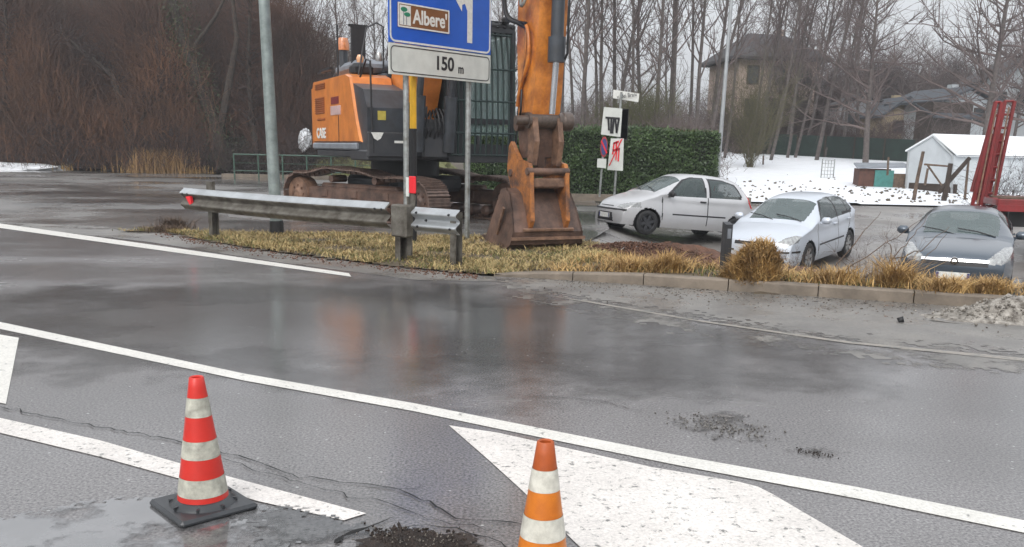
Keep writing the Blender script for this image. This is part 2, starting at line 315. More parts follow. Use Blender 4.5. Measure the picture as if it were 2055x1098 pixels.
def tubes_np(P0,P1,R0,R1,k=3):
    P0=np.asarray(P0,float);P1=np.asarray(P1,float);R0=np.asarray(R0)[:,None];R1=np.asarray(R1)[:,None]
    d=P1-P0; d/=np.maximum(np.linalg.norm(d,axis=1,keepdims=True),1e-9)
    a=np.where(np.abs(d[:,2:3])>.9,np.array([[1.,0,0]]),np.array([[0,0,1.]]))
    u=np.cross(d,a); u/=np.linalg.norm(u,axis=1,keepdims=True); w=np.cross(d,u)
    N=len(P0); V=np.zeros((N,2,k,3))
    for i in range(k):
        t=2*math.pi*i/k; o=u*math.cos(t)+w*math.sin(t); V[:,0,i]=P0+o*R0; V[:,1,i]=P1+o*R1
    b=np.arange(N)[:,None]*(2*k); i=np.arange(k)[None,:]; j=(i+1)%k
    Fa=np.stack([b+i,b+j,b+k+j,b+k+i],-1).reshape(-1,4)
    return V.reshape(-1,3),Fa
def cat_np(parts):
    V=[];Fs=[];b=0
    for v,f in parts: V.append(v);Fs.append(f+b);b+=len(v)
    return np.concatenate(V),np.concatenate(Fs)
def leaves_np(C,size,tilt=None):
    N=len(C); n=rng.normal(size=(N,3)); n/=np.linalg.norm(n,axis=1,keepdims=True)
    a=rng.normal(size=(N,3)); u=np.cross(n,a); u/=np.linalg.norm(u,axis=1,keepdims=True); w=np.cross(n,u)
    s=(size*rng.uniform(.6,1.4,(N,1)))
    V=np.stack([C-u*s-w*s*.15,C-w*s*.5,C+u*s+w*s*.1,C+w*s*.55],1).reshape(-1,3)
    Fa=np.arange(N*4).reshape(-1,4); return V,Fa
# ---------------------------------------------------------------- terrain
K0=G(1130,562); K1=G(2055,624); kd=(K1-K0).normalized(); kn=Vector((-kd.y,kd.x,0))
if kn.y<0: kn=-kn
def sst(t): t=np.clip(t,0,1); return t*t*(3-2*t)
def lotz(Y): return np.interp(Y,[0,18.5,21,22.5,31.5,62,100,900],[-.80,-.80,-.66,-.50,-.03,1.75,2.6,8])
def hgt(X,Y):
    X=np.asarray(X,float);Y=np.asarray(Y,float)
    d=(X-K0.x)*kn.x+(Y-K0.y)*kn.y
    left=np.where(Y>58,.03*(Y-58),0)
    lot=left+(lotz(np.maximum(Y,14))-left)*sst((X-1.0)/3.3)
    t=sst((d-.9)/2.2)
    h=.10*(1-t)+lot*t
    lw=sst((X-.3)/1.5)      # left of the kerb the verge is level with the road
    h=h*lw+0.0*(1-lw)
    h=np.where(d<.12,0,h)
    return h
# base sheet
xs=np.concatenate([np.linspace(-400,-40,25)[:-1],np.linspace(-40,40,161)[:-1],np.linspace(40,400,25)])
ys=np.concatenate([np.linspace(-60,8,18)[:-1],np.linspace(8,60,131)[:-1],np.linspace(60,130,30)[:-1],np.linspace(130,900,20)])
XX,YY=np.meshgrid(xs,ys); ZZ=hgt(XX,YY)-.05
hill=sst((-15-XX)/30)*sst((YY-66)/40)*26      # wooded slope added on the left as dark backing for the thicket
ZZ=ZZ+hill
V=np.stack([XX,YY,ZZ],-1).reshape(-1,3); nx,ny=len(xs),len(ys)
ii=(np.arange(ny-1)[:,None]*nx+np.arange(nx-1)[None,:]).ravel()
tag(npmesh('ground',V,np.stack([ii,ii+1,ii+nx+1,ii+nx],-1),'ground',smooth=True),kind='structure')
def sheet(name,poly,m,off,res=.25,jag=0,kind='structure'):
    P=np.array(poly); x0,y0=P.min(0);x1,y1=P.max(0)
    gx=np.arange(x0,x1+res,res);gy=np.arange(y0,y1+res,res)
    XX,YY=np.meshgrid(gx,gy); Z=hgt(XX,YY)+off
    cx,cy=(XX[:-1,:-1]+res/2).ravel(),(YY[:-1,:-1]+res/2).ravel()
    if jag: cx=cx+rng.normal(0,jag,cx.shape); cy=cy+rng.normal(0,jag,cy.shape)
    ins=np.zeros(len(cx),bool)
    for (ax,ay),(bx,by) in zip(P,np.roll(P,-1,0)):
        c=((ay>cy)!=(by>cy))&(cx<(bx-ax)*(cy-ay)/(by-ay+1e-12)+ax); ins^=c
    n=len(gx); i=(np.arange(len(gy)-1)[:,None]*n+np.arange(n-1)[None,:]).ravel()[ins]
    return tag(npmesh(name,np.stack([XX,YY,Z],-1).reshape(-1,3),np.stack([i,i+1,i+n+1,i+n],-1),m,smooth=True),kind=kind)
def flat(name,pts,m,z,kind='structure'):
    me=bpy.data.meshes.new(name); me.from_pydata([(p[0],p[1],z) for p in pts],[],[tuple(range(len(pts)))]); me.update()
    me.materials.append(K[m]); return tag(link(bpy.data.objects.new(name,me)),kind=kind)
g=lambda a,b:tuple(G(a,b)[:2])
# main road: everything on the near side of the kerb / verge edge
VERGE=[(-900,395),(310,462),(420,486),(560,508),(800,537),(960,553),(1130,562)]
edge=[g(*p) for p in VERGE]
kfar=K0+kd*60
def kp(s,d=0): p=K0+kd*s+kn*d; return (p.x,p.y)
flat('road',[(-60,-25),(70,-25),(70,kp(64)[1]) if False else kp(64),kp(0)]+[edge[i] for i in (5,4,3,2,1)]+[g(-200,440),(-45,20)],'road',0.0)
# side road on the left, spreads behind the verge under the excavator
flat('side_road',[(-45,15),g(-200,480),g(100,480),g(330,485),(-6.5,15.2),(-4.8,16.0),(1.4,16.4),(2.0,19),(2.4,26),(2.8,33),(-2,44),(-14,49),(-45,52),(-90,50)],'side',-0.004)
# parking lot
sheet('parking_lot',[(1.2,15.6),(3.2,13.6),kp(6,3.0),kp(14,2.6),kp(40,2.6),(60,30.2),(2.6,31.2),(1.6,24)],'lot',.012,.3)
# shoulder strip along kerb
SH=[(960,556),(1040,566),(1130,563)]
lower=[(960,560),(1100,600),(1400,648),(1700,690),(2055,722)]
sheet('shoulder_fringe',[g(990,557),kp(0,-.01),kp(40,-.01),kp(40,-2.5)]+[g(2055,752),g(1700,716),g(1400,668),g(1180,628),g(1050,600)],'fringe',.003,.06,jag=.10)
sheet('shoulder',[g(990,557),kp(0,-.01),kp(40,-.01),kp(40,-1.9)]+[g(2055,712),g(1700,678),g(1400,634),g(1180,600),g(1050,577)],'shoulder',.004,.05,jag=.11)
flat('shoulder_edge',[g(-900,398),g(310,462),g(560,508),g(800,537),g(960,553),g(1000,565),g(840,563),g(560,527),g(300,486),g(0,453),g(-900,403)],'shoulder',.003)
# faint white edge line, mostly worn off at the right
def ribbon(name,up,lo,m,z): return flat(name,[g(*p) for p in up]+[g(*p) for p in reversed(lo)],m,z)
ribbon('road_marking',[(-600,372),(0,449),(350,498),(700,549)],[(-600,379),(0,458),(350,507),(705,556)],'paint',.0045)
ribbon('road_marking',[(-700,528),(0,647),(490,751),(833,811),(1000,844),(1359,915),(1719,979),(2055,1046),(2300,1090)],
       [(-700,539),(0,661),(490,765),(833,827),(1000,862),(1359,935),(1719,1002),(2055,1071),(2300,1118)],'paint',.0045)
ribbon('road_marking',[(-500,730),(0,840),(200,885),(363,932),(560,985),(735,1032)],[(-500,753),(0,870),(200,918),(363,963),(520,1008),(690,1046)],'paint_worn',.0045)
flat('road_marking',[g(-500,585),g(38,679),g(12,812),g(-200,770)],'paint',.0045)
flat('road_marking',[g(*p) for p in ((901,855),(1000,870),(1308,939),(1480,968),(1520,978),(1548,992),(1652,1053),(1729,1098),(1800,1150),(1260,1185),(1156,1092),(1048,986),(981,925))],'paint_worn',.0045)
flat('road_marking',[g(*p) for p in ((1100,594),(1400,646),(1700,690),(2055,726),(2055,720),(1700,686),(1400,643),(1180,605))],'paint_faint',.0055)
# water
wc=G(740,650); flat('wet_lane',[(wc.x-4.6,wc.y-2.9),(wc.x+4.6,wc.y-2.9),(wc.x+4.6,wc.y+1.55),(wc.x+1.6,wc.y+2.6),(wc.x-4.6,wc.y+3.6)],'farwet',.0022)
sheet('puddle',[g(*p) for p in ((-90,1070),(40,1035),(150,1015),(300,1000),(420,1000),(520,1016),(570,1040),(600,1070),(570,1100),(560,1170),(-90,1170))],'puddle',.0056,.02,jag=.02)
sheet('wet_patch',[g(*p) for p in ((430,1000),(520,1005),(640,1035),(740,1060),(780,1100),(760,1170),(500,1170),(520,1060))],'darkwet',.0068,.02,jag=.03)
sheet('eroded_patch',[g(*p) for p in ((1345,846),(1390,832),(1450,825),(1500,838),(1530,862),(1560,885),(1500,888),(1430,880),(1370,860))],'rough',.006,.02,jag=.03)
sheet('eroded_patch',[g(*p) for p in ((1575,902),(1640,900),(1700,908),(1670,920),(1600,916))],'rough',.006,.02,jag=.03)
def blob(name,c,rx,ry,m,z,n=36,rag=.25,rot=0):
    pts=[]; ph=rng.uniform(0,6,5)
    for i in range(n):
        t=2*math.pi*i/n; k=1+rag*(math.sin(3*t+ph[0])*.5+math.sin(7*t+ph[1])*.3+math.sin(13*t+ph[2])*.25)
        x,y=rx*k*math.cos(t),ry*k*math.sin(t); pts.append((c[0]+x*math.cos(rot)-y*math.sin(rot),c[1]+x*math.sin(rot)+y*math.cos(rot)))
    return flat(name,pts,m,z)
# cracks
def crack(pts,w=.012):
    w*=.62
    P=[G(*p) for p in pts]; fine=[]
    for a,b in zip(P[:-1],P[1:]):
        n=max(2,int((b-a).length/.05))
        for i in range(n): fine.append(a.lerp(b,i/n)+Vector((rng.normal(0,.006),rng.normal(0,.012),0)))
    fine.append(P[-1]); L_=[];R_=[]
    for i,p in enumerate(fine):
        d=(fine[min(i+1,len(fine)-1)]-fine[max(0,i-1)]).normalized(); n=Vector((-d.y,d.x,0)); ww=w*rng.uniform(.3,1.2)*(1 if 0<i<len(fine)-1 else .1)
        L_.append(p+n*ww/2);R_.append(p-n*ww/2)
    n=len(fine); v=[(p.x,p.y,.0082) for p in L_+R_]
    me=bpy.data.meshes.new('road_crack'); me.from_pydata(v,[],[(i,i+1,n+i+1,n+i) for i in range(n-1)]); me.materials.append(K['crack'])
    tag(link(bpy.data.objects.new('road_crack',me)),kind='structure')
crack([(0,818),(150,850),(320,880),(440,905),(600,960),(720,973),(800,985),(860,1010),(915,1040),(980,1046),(1050,1055)],.016)
crack([(720,978),(800,988),(858,978)],.008)
crack([(800,1062),(860,1056),(940,1070),(1000,1090),(1030,1110)],.016)
crack([(668,1095),(690,1074),(740,1060),(790,1040)],.045)
crack([(440,920),(600,972),(760,1010),(900,1052),(1000,1068)],.009)
crack([(1060,795),(1130,800),(1200,805),(1290,830)],.012)
# shallow pothole patch in the far lane
def pebbles(name,n,fn,s0,s1,m,label=None,cat=None,kind=None):
    parts=[]
    base=np.array([(1,0,0),(-1,0,0),(0,1,0),(0,-1,0),(0,0,1),(0,0,-1)],float)
    fa=np.array([(0,2,4),(2,1,4),(1,3,4),(3,0,4),(2,0,5),(1,2,5),(3,1,5),(0,3,5)])
    C=np.array([fn() for _ in range(n)]); S=rng.uniform(s0,s1,n)
    V=[];Fs=[]
    for i in range(n):
        A=rng.normal(size=(3,3)); q,_=np.linalg.qr(A); v=(base*rng.uniform(.6,1.3,(6,1))*np.array([1,1,.75]))@q*S[i]+C[i]; V.append(v);Fs.append(fa+i*6)
    return tag(npmesh(name,np.concatenate(V),np.concatenate(Fs),m),label,cat,None,kind)
def fn_patch():
    while True:
        a,b=rng.normal(0,.4,2)
        p=G(1450+95*a*1.2,857+22*b+20*a); return (p.x,p.y,.006)
pebbles('loose_grit',220,fn_patch,.004,.010,'shoulder',kind='stuff')
def fn_pt():
    a,b=rng.normal(0,.4,2); p=G(1630+50*a,910+7*b+8*a); return (p.x,p.y,.006)
pebbles('loose_grit',60,fn_pt,.003,.007,'rubble',kind='stuff')
# crumbled pothole at the bottom edge
blob('pothole',G(850,1098),.24,.115,'rubble',.010,n=70,rag=.3)
def fn_hole():
    a,b=rng.normal(0,.5,2); p=G(850+75*a,1092+20*b+10*a); return (p.x,p.y,.010)
pebbles('broken_asphalt',2400,fn_hole,.004,.012,'rubble',kind='stuff')
def fn_hole2():
    a,b=rng.normal(0,.55,2); p=G(860+120*a,1086+26*b); return (p.x,p.y,.02)
pebbles('pale_gravel',120,fn_hole2,.002,.006,'grit',kind='stuff')
# grit heap by the kerb on the right
hp=G(2010,640)
def fn_heap():
    a,b=rng.normal(0,.5,2); r=a*a+b*b; return (hp.x+.62*a+.1,hp.y+.3*b,.02+.22*math.exp(-r*1.3)*rng.uniform(.4,1))
tag(npmesh('heap_core',*(lambda n:(np.array([[hp.x+.8*r*math.cos(t)+.1,hp.y+.36*r*math.sin(t),-.01+.24*math.exp(-2.6*r*r)+rng.normal(0,.012)] for r in np.linspace(0,1.3,n) for t in np.linspace(0,2*math.pi,25)[:-1]]),
   np.array([(j*24+i,j*24+(i+1)%24,(j+1)*24+(i+1)%24,(j+1)*24+i) for j in range(n-1) for i in range(24)])))(14),'heapgrit',smooth=True),'low heap of dirty grey grit and slush against the kerb','heap').name='grit_heap'
pebbles('heap_lumps',900,fn_heap,.006,.024,'heapgrit',kind='stuff').name='grit_lumps'
def fn_sh():
    s=rng.uniform(0,9); d=-abs(rng.normal(0,.55))-.03; p=kp(s,d); return (p[0],p[1],.006)
pebbles('roadside_grit',1400,fn_sh,.004,.016,'grit',kind='stuff')
def fn_ve():
    i=rng.integers(1,5); t=rng.uniform(); a,b=VERGE[i],VERGE[i+1]; p=G(a[0]+(b[0]-a[0])*t,a[1]+(b[1]-a[1])*t+rng.normal(3,4)); return (p.x,p.y,.006)
pebbles('roadside_grit',900,fn_ve,.005,.022,'soil',kind='stuff')
# kerb
kb=MB(); s=-.2
def kpt(s):
    if s>=1.0: return Vector((*kp(s),0))
    # curves away from the road at its left end
    e=G(990,553); t=(s+.9)/1.9; a=Vector((e.x,e.y,0)); b=Vector((*kp(0.1),0)); c=Vector((*kp(1.0),0)); return a*(1-t)**2+b*2*t*(1-t)+c*t*t
cuts=[-.9,-.3,.3,1.0]+[1.0+1.02*i for i in range(1,45)]
cuts=[-.9,.1,1.0]+[1.0+1.0*i for i in range(1,45)]
for a,b in zip(cuts[:-1],cuts[1:]):
    n=4 if a<1 else 1
    pts=[kpt(a+.006+(b-a-.012)*i/n) for i in range(n+1)]
    for j in range(n):
        p,q=pts[j],pts[j+1]; dd=(q-p).normalized(); nn=Vector((-dd.y,dd.x,0)); 
        h0=.135 if a>=1 else max(.02,.135*((a+.9+(b-a)*j/n)/1.9)**.5); h1=.135 if a>=1 else max(.02,.135*((a+.9+(b-a)*(j+1)/n)/1.9)**.5)
        v=[]
        for r,hh in ((p,h0),(q,h1)):
            for off,z in ((0,-.02),(0.0,hh-.02),(.02,hh),(.15,hh),(.15,-.02)):
                w=r+nn*off; v.append((w.x,w.y,z))
        kb.add(v,[(i,(i+1)%5,5+(i+1)%5,5+i) for i in range(5)]+[(0,1,2,3,4),(5,6,7,8,9)])
tag(kb.build('kerb','kerb'),kind='structure')
# ---------------------------------------------------------------- snow and fields
sheet('snow_field',[(6.3,31.6),(11,31.3),(60,31.4),(90,60),(60,70),(11.5,69),(7.5,52)],'snow',.05,.35,jag=.12)
def fn_clod():
    y=32+abs(rng.normal(0,4)); x=rng.uniform(7,30)+.6*math.sin(y*3); return (x,y,float(hgt(x,y))+.05)
pebbles('grass_clods',620,fn_clod,.03,.10,'ground',kind='stuff')
sheet('snow_patch',[tuple(G(0,338)[:2]),(-24,50.5),(-38,52),(-40,58),(-24,56)],'snow',.03,.35,jag=.15)
sheet('far_snow_bank',[(-4,62),(5.5,64),(5.5,67),(-4,66)],'snow',.9,.35,jag=.1)
tag(npmesh('dirt_mound',*(lambda n:(np.array([[2.6+1.9*r*math.cos(t),14.9+.9*r*math.sin(t),-.30+.40*math.exp(-2.2*r*r)+rng.normal(0,.02)] for r in np.linspace(0,1.3,n) for t in np.linspace(0,2*math.pi,37)[:-1]]),
   np.array([(j*36+i,j*36+(i+1)%36,(j+1)*36+(i+1)%36,(j+1)*36+i) for j in range(n-1) for i in range(36)])))(18),'soil',smooth=True),'low mound of brown soil dug up beside the bucket','mound')
def fn_d():
    a,b=rng.normal(0,.55,2); return (2.0+1.3*a,14.7+.7*b,-.16+.26*math.exp(-(a*a+b*b)*1.1)+rng.uniform(0,.04))
pebbles('soil_clods',1900,fn_d,.008,.032,'soil',kind='stuff')
# verge ground and grass
def verge_z(x,y): return float(hgt(x,y))
left_v=[g(310,462),g(420,486),g(560,508),g(800,537),g(960,553),g(1020,553),(1.9,13.4),(1.8,15.9),(-.5,16.3),(-4.8,16.2),(-7.2,15.9)]
sheet('verge_ground',left_v,'ground',.02,.12,jag=.05)
right_v=[kp(-.6,.16),kp(40,.16),kp(40,3.2),kp(14,3.1),kp(6,3.3),(3.4,14.0),(1.6,15.9),(.6,13)]
sheet('verge_ground',right_v,'ground',.015,.15)
def inside(P,x,y):
    ins=np.zeros(len(x),bool); P=np.array(P)
    for (ax,ay),(bx,by) in zip(P,np.roll(P,-1,0)): ins^=((ay>y)!=(by>y))&(x<(bx-ax)*(y-ay)/(by-ay+1e-12)+ax)
    return ins
def blades(name,X,Y,Z,hmin,hmax,m,lean=.6,w=.006,seg=2,kind='stuff',parent=None,**kw):
    N=len(X); B=np.stack([X,Y,Z],-1); h=rng.uniform(hmin,hmax,N); a=rng.uniform(0,2*math.pi,N); le=rng.uniform(.1,1,N)*lean
    d=np.stack([np.cos(a)*le,np.sin(a)*le,np.ones(N)],-1); d/=np.linalg.norm(d,axis=1,keepdims=True)
    side=np.stack([-np.sin(a+rng.normal(0,.8,N)),np.cos(a),np.zeros(N)],-1)*w
    m1=B+d*(h*.55)[:,None]; d2=d*np.array([1.7,1.7,.55]); tip=m1+d2*(h*.5)[:,None]
    V=np.stack([B-side,B+side,m1+side*.8,m1-side*.8,tip+side*.15,tip-side*.15],1).reshape(-1,3)
    b=np.arange(N)[:,None]*6; Fa=np.concatenate([b+np.array([[0,1,2,3]]),b+np.array([[3,2,4,5]])],1).reshape(-1,4)
    o=npmesh(name,V,Fa,m,parent); 
    if kind: tag(o,kind=kind)
    return o
def scatter(P,n):
    P=np.array(P); x=rng.uniform(P[:,0].min(),P[:,0].max(),n*3);y=rng.uniform(P[:,1].min(),P[:,1].max(),n*3)
    k=inside(P,x,y); return x[k][:n],y[k][:n]
def clump(x,y,f=1.0):   # patchy density
    v=np.sin(x*2.3*f+1.3*np.sin(y*1.9*f))*np.cos(y*2.9*f+np.sin(x*1.7*f)); return v
x,y=scatter(left_v,60000); c=clump(x,y); k=rng.uniform(size=len(x))<.50+.55*c+.25*np.sin(x*7+np.cos(y*5)*2)*np.sin(y*8); x,y=x[k],y[k]
blades('dry_verge_grass',x,y,hgt(x,y)+.02,.02,.13,'grass',lean=2.4,w=.006)
x,y=scatter(left_v,16000); c=clump(x+3,y); k=rng.uniform(size=len(x))<.35+.5*c; x,y=x[k],y[k]
blades('green_verge_grass',x,y,hgt(x,y)+.02,.03,.10,mat('green_grass',(.15,.155,.05),.8,var=.4),lean=.9,w=.006)
rv=[kp(-.3,.22),kp(14,.2),kp(14,2.0),kp(6,2.0),kp(3,2.4),(1.2,13.4)]
x,y=scatter(rv,38000); c=clump(x,y,1.3); d_=(x-K0.x)*kn.x+(y-K0.y)*kn.y
k=(rng.uniform(size=len(x))<.42+.5*c+.25*np.sin(x*6+np.cos(y*5)*2)); x,y=x[k],y[k]; c=c[k]
blades('tall_straw_grass',x,y,hgt(x,y)+.01,.05,.25,'straw',lean=1.7,w=.0055)
x,y=scatter(rv,9000); k=rng.uniform(size=len(x))<.5+.5*clump(x+1,y+2); x,y=x[k],y[k]
blades('green_verge_grass',x,y,hgt(x,y)+.01,.04,.14,bpy.data.materials['green_grass'],lean=1,w=.006)
def tuft(px,py,z0,n,rad,h0,h1,m,label,lean=1.1,name='grass_tuft',w=.006,group=None):
    c=G(px,py,z0); x=rng.normal(0,rad*1.5,n)*rng.uniform(.3,1,n); y=rng.normal(0,rad*.6,n)
    o=blades(name,x,y,np.zeros(n),h0,h1,m,lean=lean,w=w,kind=None); o.location=(c.x,c.y,float(hgt(c.x,c.y)) if abs(z0)<.3 else z0)
    return tag(o,label,'grass tuft',group)
def leaf_bits(name,X,Y,Z,size,m):
    C=np.stack([X,Y,Z],-1); V,Fa=leaves_np(C,size); V=V.reshape(-1,4,3); V[:,:,2]=C[:,None,2]+(V[:,:,2]-C[:,None,2])*.3+size*.3; return tag(npmesh(name,V.reshape(-1,3),Fa,m),kind='stuff')
lm=mat('fallen_leaf_brown',(.16,.075,.035),.7,var=.5,scale=6)
x,y=scatter(left_v,1500); leaf_bits('fallen_leaves',x,y,hgt(x,y)+.05,.022,lm)
x,y=scatter(rv,900); leaf_bits('fallen_leaves',x,y,hgt(x,y)+.06,.022,lm)
pp=[fn_ve() for _ in range(260)]+[fn_sh() for _ in range(260)]; pp=np.array(pp); leaf_bits('fallen_leaves',pp[:,0],pp[:,1],pp[:,2],.016,lm)
# round straw tussock beside the plastic post
tc=G(1508,566,.1)
n=9000; a=rng.uniform(0,2*math.pi,n); e=np.arccos(rng.uniform(0,1,n)); rr=rng.uniform(.55,1,n)
X=.33*rr*np.sin(e)*np.cos(a)+.12*rr*np.cos(e);Y=.30*rr*np.sin(e)*np.sin(a);Z=.50*rr*np.cos(e)
o=blades('grass_tussock',X,Y,Z,.05,.16,'straw',lean=2.2,w=.0055,kind=None); o.location=(tc.x,tc.y+.1,float(hgt(tc.x,tc.y+.1))-.03)
tag(o,'tall rounded tussock of straw coloured grass beside the black post','grass tuft')
for (px,py,n,rad,h1,lab) in ((350,458,260,.22,.32,'sparse brown weeds at the left tip of the grass verge'),(1340,548,300,.16,.40,'upright straw stalks in front of the white hatchback'),
      (1268,545,220,.2,.3,'low straw tuft beside the brown soil'),(1795,578,300,.14,.52,'tall pale tuft between the bright silver car and the grey car'),(1680,572,240,.25,.34,'straw tuft under the rear wheel of the bright silver car'),
      (1905,590,300,.25,.30,'straw tuft in front of the grey car grille'),(1990,592,240,.16,.3,'straw tuft before the right headlamp of the grey car'),(330,466,200,.3,.2,'short tuft beside the steel guard rail end')):
    tuft(px,py,.1 if px>1200 else 0,n*2,rad*.55,.1,h1,'straw' if px>400 else 'wood',lab)
# thin bare stems rising from the verge by the grey car
br=MB()
b0=G(1715,585,.1)
for (pts) in ([(1640,580,10.9),(1760,500,11.5),(1850,440,12)],[(1700,582,10.8),(1790,520,11.2),(1835,470,11.6),(1860,432,12)],[(1740,585,10.7),(1840,540,11),(1900,470,11.6)],[(1770,583,10.7),(1790,500,11),(1775,465,11.2)],[(1650,570,11),(1730,470,11.4),(1768,425,11.8)],[(1790,520,11.2),(1850,500,11.3),(1905,455,11.7)]):
    P=[W(*p) for p in pts]; fine=[]
    for i in range(len(P)-1):
        for t in np.linspace(0,1,6)[:-1]: fine.append(P[i].lerp(P[i+1],t)+Vector(rng.normal(0,.012,3)))
    fine.append(P[-1]); br.tube(fine,[.010*(1-.8*i/len(fine)) for i in range(len(fine))],5)
tag(br.build('bare_sapling','wood'),'thin arching bare stems growing between the silver car and the grey car','sapling')
# ================================================================= traffic cones
def z_for(px,py,D): return W(px,py,D).z
def traffic_cone(base,height,r0_,r1_,bands,mats,rz,label,tilt=0,plate=.345,dark=True):
    t=root('traffic_cone',base,rz,label,'traffic cone')
    pm=MB(); h=plate/2; pm.box((0,0,.016),(plate,plate,.032),bev=.012)
    pm.build('base_plate','rubber',t)
    ft=MB(); ft.lathe([(r0_+.034,.03),(r0_+.030,.036),(r0_+.010,.052),(r0_+.003,.056),(r0_-.01,.056)],n=36)
    for k in range(8):
        a=k*math.pi/4+.2; ft.box(((r0_+.02)*math.cos(a),(r0_+.02)*math.sin(a),.038),(.03,.010,.018),rz=a)
    ft.build('base_collar','rubber',t,ang=40)
    z0=.048
    rad=lambda u: r0_+(r1_-r0_)*u
    for (a,b,m,nm) in bands:
        pr=[(rad(a)+(.0012 if 'band' in nm else 0),z0+height*a),(rad((a+b)/2)+(.0012 if 'band' in nm else 0),z0+height*(a+b)/2),(rad(b)+(.0012 if 'band' in nm else 0),z0+height*b)]
        q=MB()
        if b>=.999: pr+= [(rad(1)-.004,z0+height+.003),(rad(1)-.010,z0+height-.002),(rad(.96)-.012,z0+height*.93),(rad(.9)-.016,z0+height*.82)]
        q.lathe(pr,n=40); q.build(nm,m,t,ang=50)
    return t
c1=G(409,1019)
pz=lambda px,py,c: (lambda d: H+d.z*(c.y/d.y))(ray(px,py))
h1=pz(390,757,c1)-.048
B=lambda top,a,b:(top-b)/(top-a)
def fr(py,py0=1015,py1=757): return max(0,min(1,(py0-py)/(py0-py1)))
traffic_cone(c1,h1,.108,.030,[(0,fr(1000),'conered','cone_body'),(fr(1000),fr(963),'coneband','reflective_band'),(fr(963),fr(922),'conered','cone_body'),(fr(922),fr(885),'coneband','reflective_band'),
    (fr(885),fr(836),'conered','cone_body'),(fr(836),fr(797),'coneband','reflective_band'),(fr(797),1,'conered','cone_tip')],None,R(43),'red traffic cone with three scuffed white bands on a black rubber base at the puddle')
c2=G(1086,1182)
h2=pz(1087,886,c2)-.048
def fr2(py): return max(0,min(1,(1172-py)/(1172-886)))
traffic_cone(c2,h2,.105,.030,[(0,fr2(1135),'coneorange','cone_body'),(fr2(1135),fr2(1128),'conebandw','reflective_band'),(fr2(1128),fr2(1080),'coneorange','cone_body'),(fr2(1080),fr2(1035),'conebandw','reflective_band'),(fr2(1035),fr2(982),'coneorange','cone_body'),
    (fr2(982),fr2(939),'conebandw','reflective_band'),(fr2(939),1,'conedull','cone_tip')],None,R(20),'orange traffic cone with white bands and a dull tip standing before the white chevron')
# ================================================================= guard rail
pA=G(427,478); pB=G(803,525); pC=G(897,541); d=(pB-pA).normalized(); rz=math.atan2(d.y,d.x); n_=Vector((d.y,-d.x,0))
gr=root('guard_rail',(pB.x,pB.y,0),rz,'weathered steel guard rail with a red reflector ending at a spacer box','guard rail')
Lr=(pB-pA).length; sgn=-1
def wprof(depth=.085,h=.31,n=28,t=.004):
    out=[]
    for i in range(n+1):
        u=i/n; z=-h/2+h*u
        yv=-depth*(.5-.5*math.cos(4*math.pi*u)) if 0<u<1 else 0     # two ridges towards the road
        out.append((yv,z))
    return out
def beam(x0,x1,yoff,zc,name,m,par,depth=.085,h=.31,bend=0):
    b=MB(); pr=wprof(depth,h); n=len(pr); xs_=np.linspace(x0,x1,24)
    vs=[]
    for x in xs_:
        dz=-.015*math.sin(math.pi*(x-x0)/(x1-x0))*bend
        k=1
        for y,z in pr: vs.append((x,yoff+y*k,zc+z+dz))
        for y,z in reversed(pr): vs.append((x,yoff+y*k+.005,zc+z+dz))
    m2=2*n; fs=[(i*m2+j,i*m2+(j+1)%m2,(i+1)*m2+(j+1)%m2,(i+1)*m2+j) for i in range(len(xs_)-1) for j in range(m2)]
    fs+=[tuple(range(m2)),tuple((len(xs_)-1)*m2+j for j in range(m2))[::-1]]
    b.add(vs,fs); return b.build(name,m,par,ang=50)
zc=.645
xC=(pC-pB).dot(d)
bm_=beam(-Lr-.52,-.02,-.16,zc,'rail_beam','galvold',gr,bend=1,h=.36)
cap=MB(); pr_=wprof(.085,.36)
hl=[p for p in pr_ if p[1]>.03]
cv=[]; xs_=np.linspace(-Lr-.525,-.04,24)
for x_ in xs_:
    dz=-.015*math.sin(math.pi*(x_-xs_[0])/(xs_[-1]-xs_[0]))
    for (y_,z_) in hl[int(len(hl)*.38):]: cv.append((x_,-.16+y_-.004,zc+z_+dz+.003))
nn_=len(hl[int(len(hl)*.38):])
cap.add(cv,[(i*nn_+j,i*nn_+j+1,(i+1)*nn_+j+1,(i+1)*nn_+j) for i in range(23) for j in range(nn_-1)])
cap.build('lit_ridge_strip','galvnew',bm_,ang=60)  # lit top of the ridge laid on as a strip of brighter steel
beam(.32,xC+.10,-.03,zc-.03,'rail_end_section','galvnew',gr,.085,.33)
def cpost(x,y0,h,par,w=.10,dp=.13,m='galvold'):
    b=MB(); b.box((x,y0,h/2),(.006,dp,h)); b.box((x+w/2,y0-dp/2,h/2),(w,.006,h)); b.box((x+w/2,y0+dp/2,h/2),(w,.006,h)); return b.build('post',m,par)
cpost(-Lr,-.0,.60+.12,gr); 
cpost(-.03,0,.78,gr); cpost(xC-.06,.03,.74,gr)
sb=MB(); sb.box((.16,-.12,zc-.06),(.30,.16,.44),bev=.02); sb.build('spacer_box','galvold',gr)
sb=MB(); sb.box((-Lr+.04,-.08,zc),(.10,.1,.26)); sb.build('spacer_box','galvold',gr)
sb=MB(); sb.box((-Lr+.04,-.02,zc+.2),(.16,.06,.20)); sb.build('post_cap','galvold',gr)
for x in (-Lr-.44,-Lr-.30,-.24,-.11):
    b=MB(); b.lathe([(0,-.014),(.014,-.014),(.017,0),(.017,.01)],c=(x,-.246,zc+.085),n=12,axis='y'); b.build('bolt','black',gr)
for x,z in ((.42,.085),(xC-.02,.085),(.44,-.10),(xC,-.10),(.6,-.01)):
    b=MB(); b.lathe([(0,-.014),(.013,-.014),(.017,0),(.017,.01)],c=(x,-.115,zc-.02+z),n=12,axis='y'); b.build('bolt','black',gr)
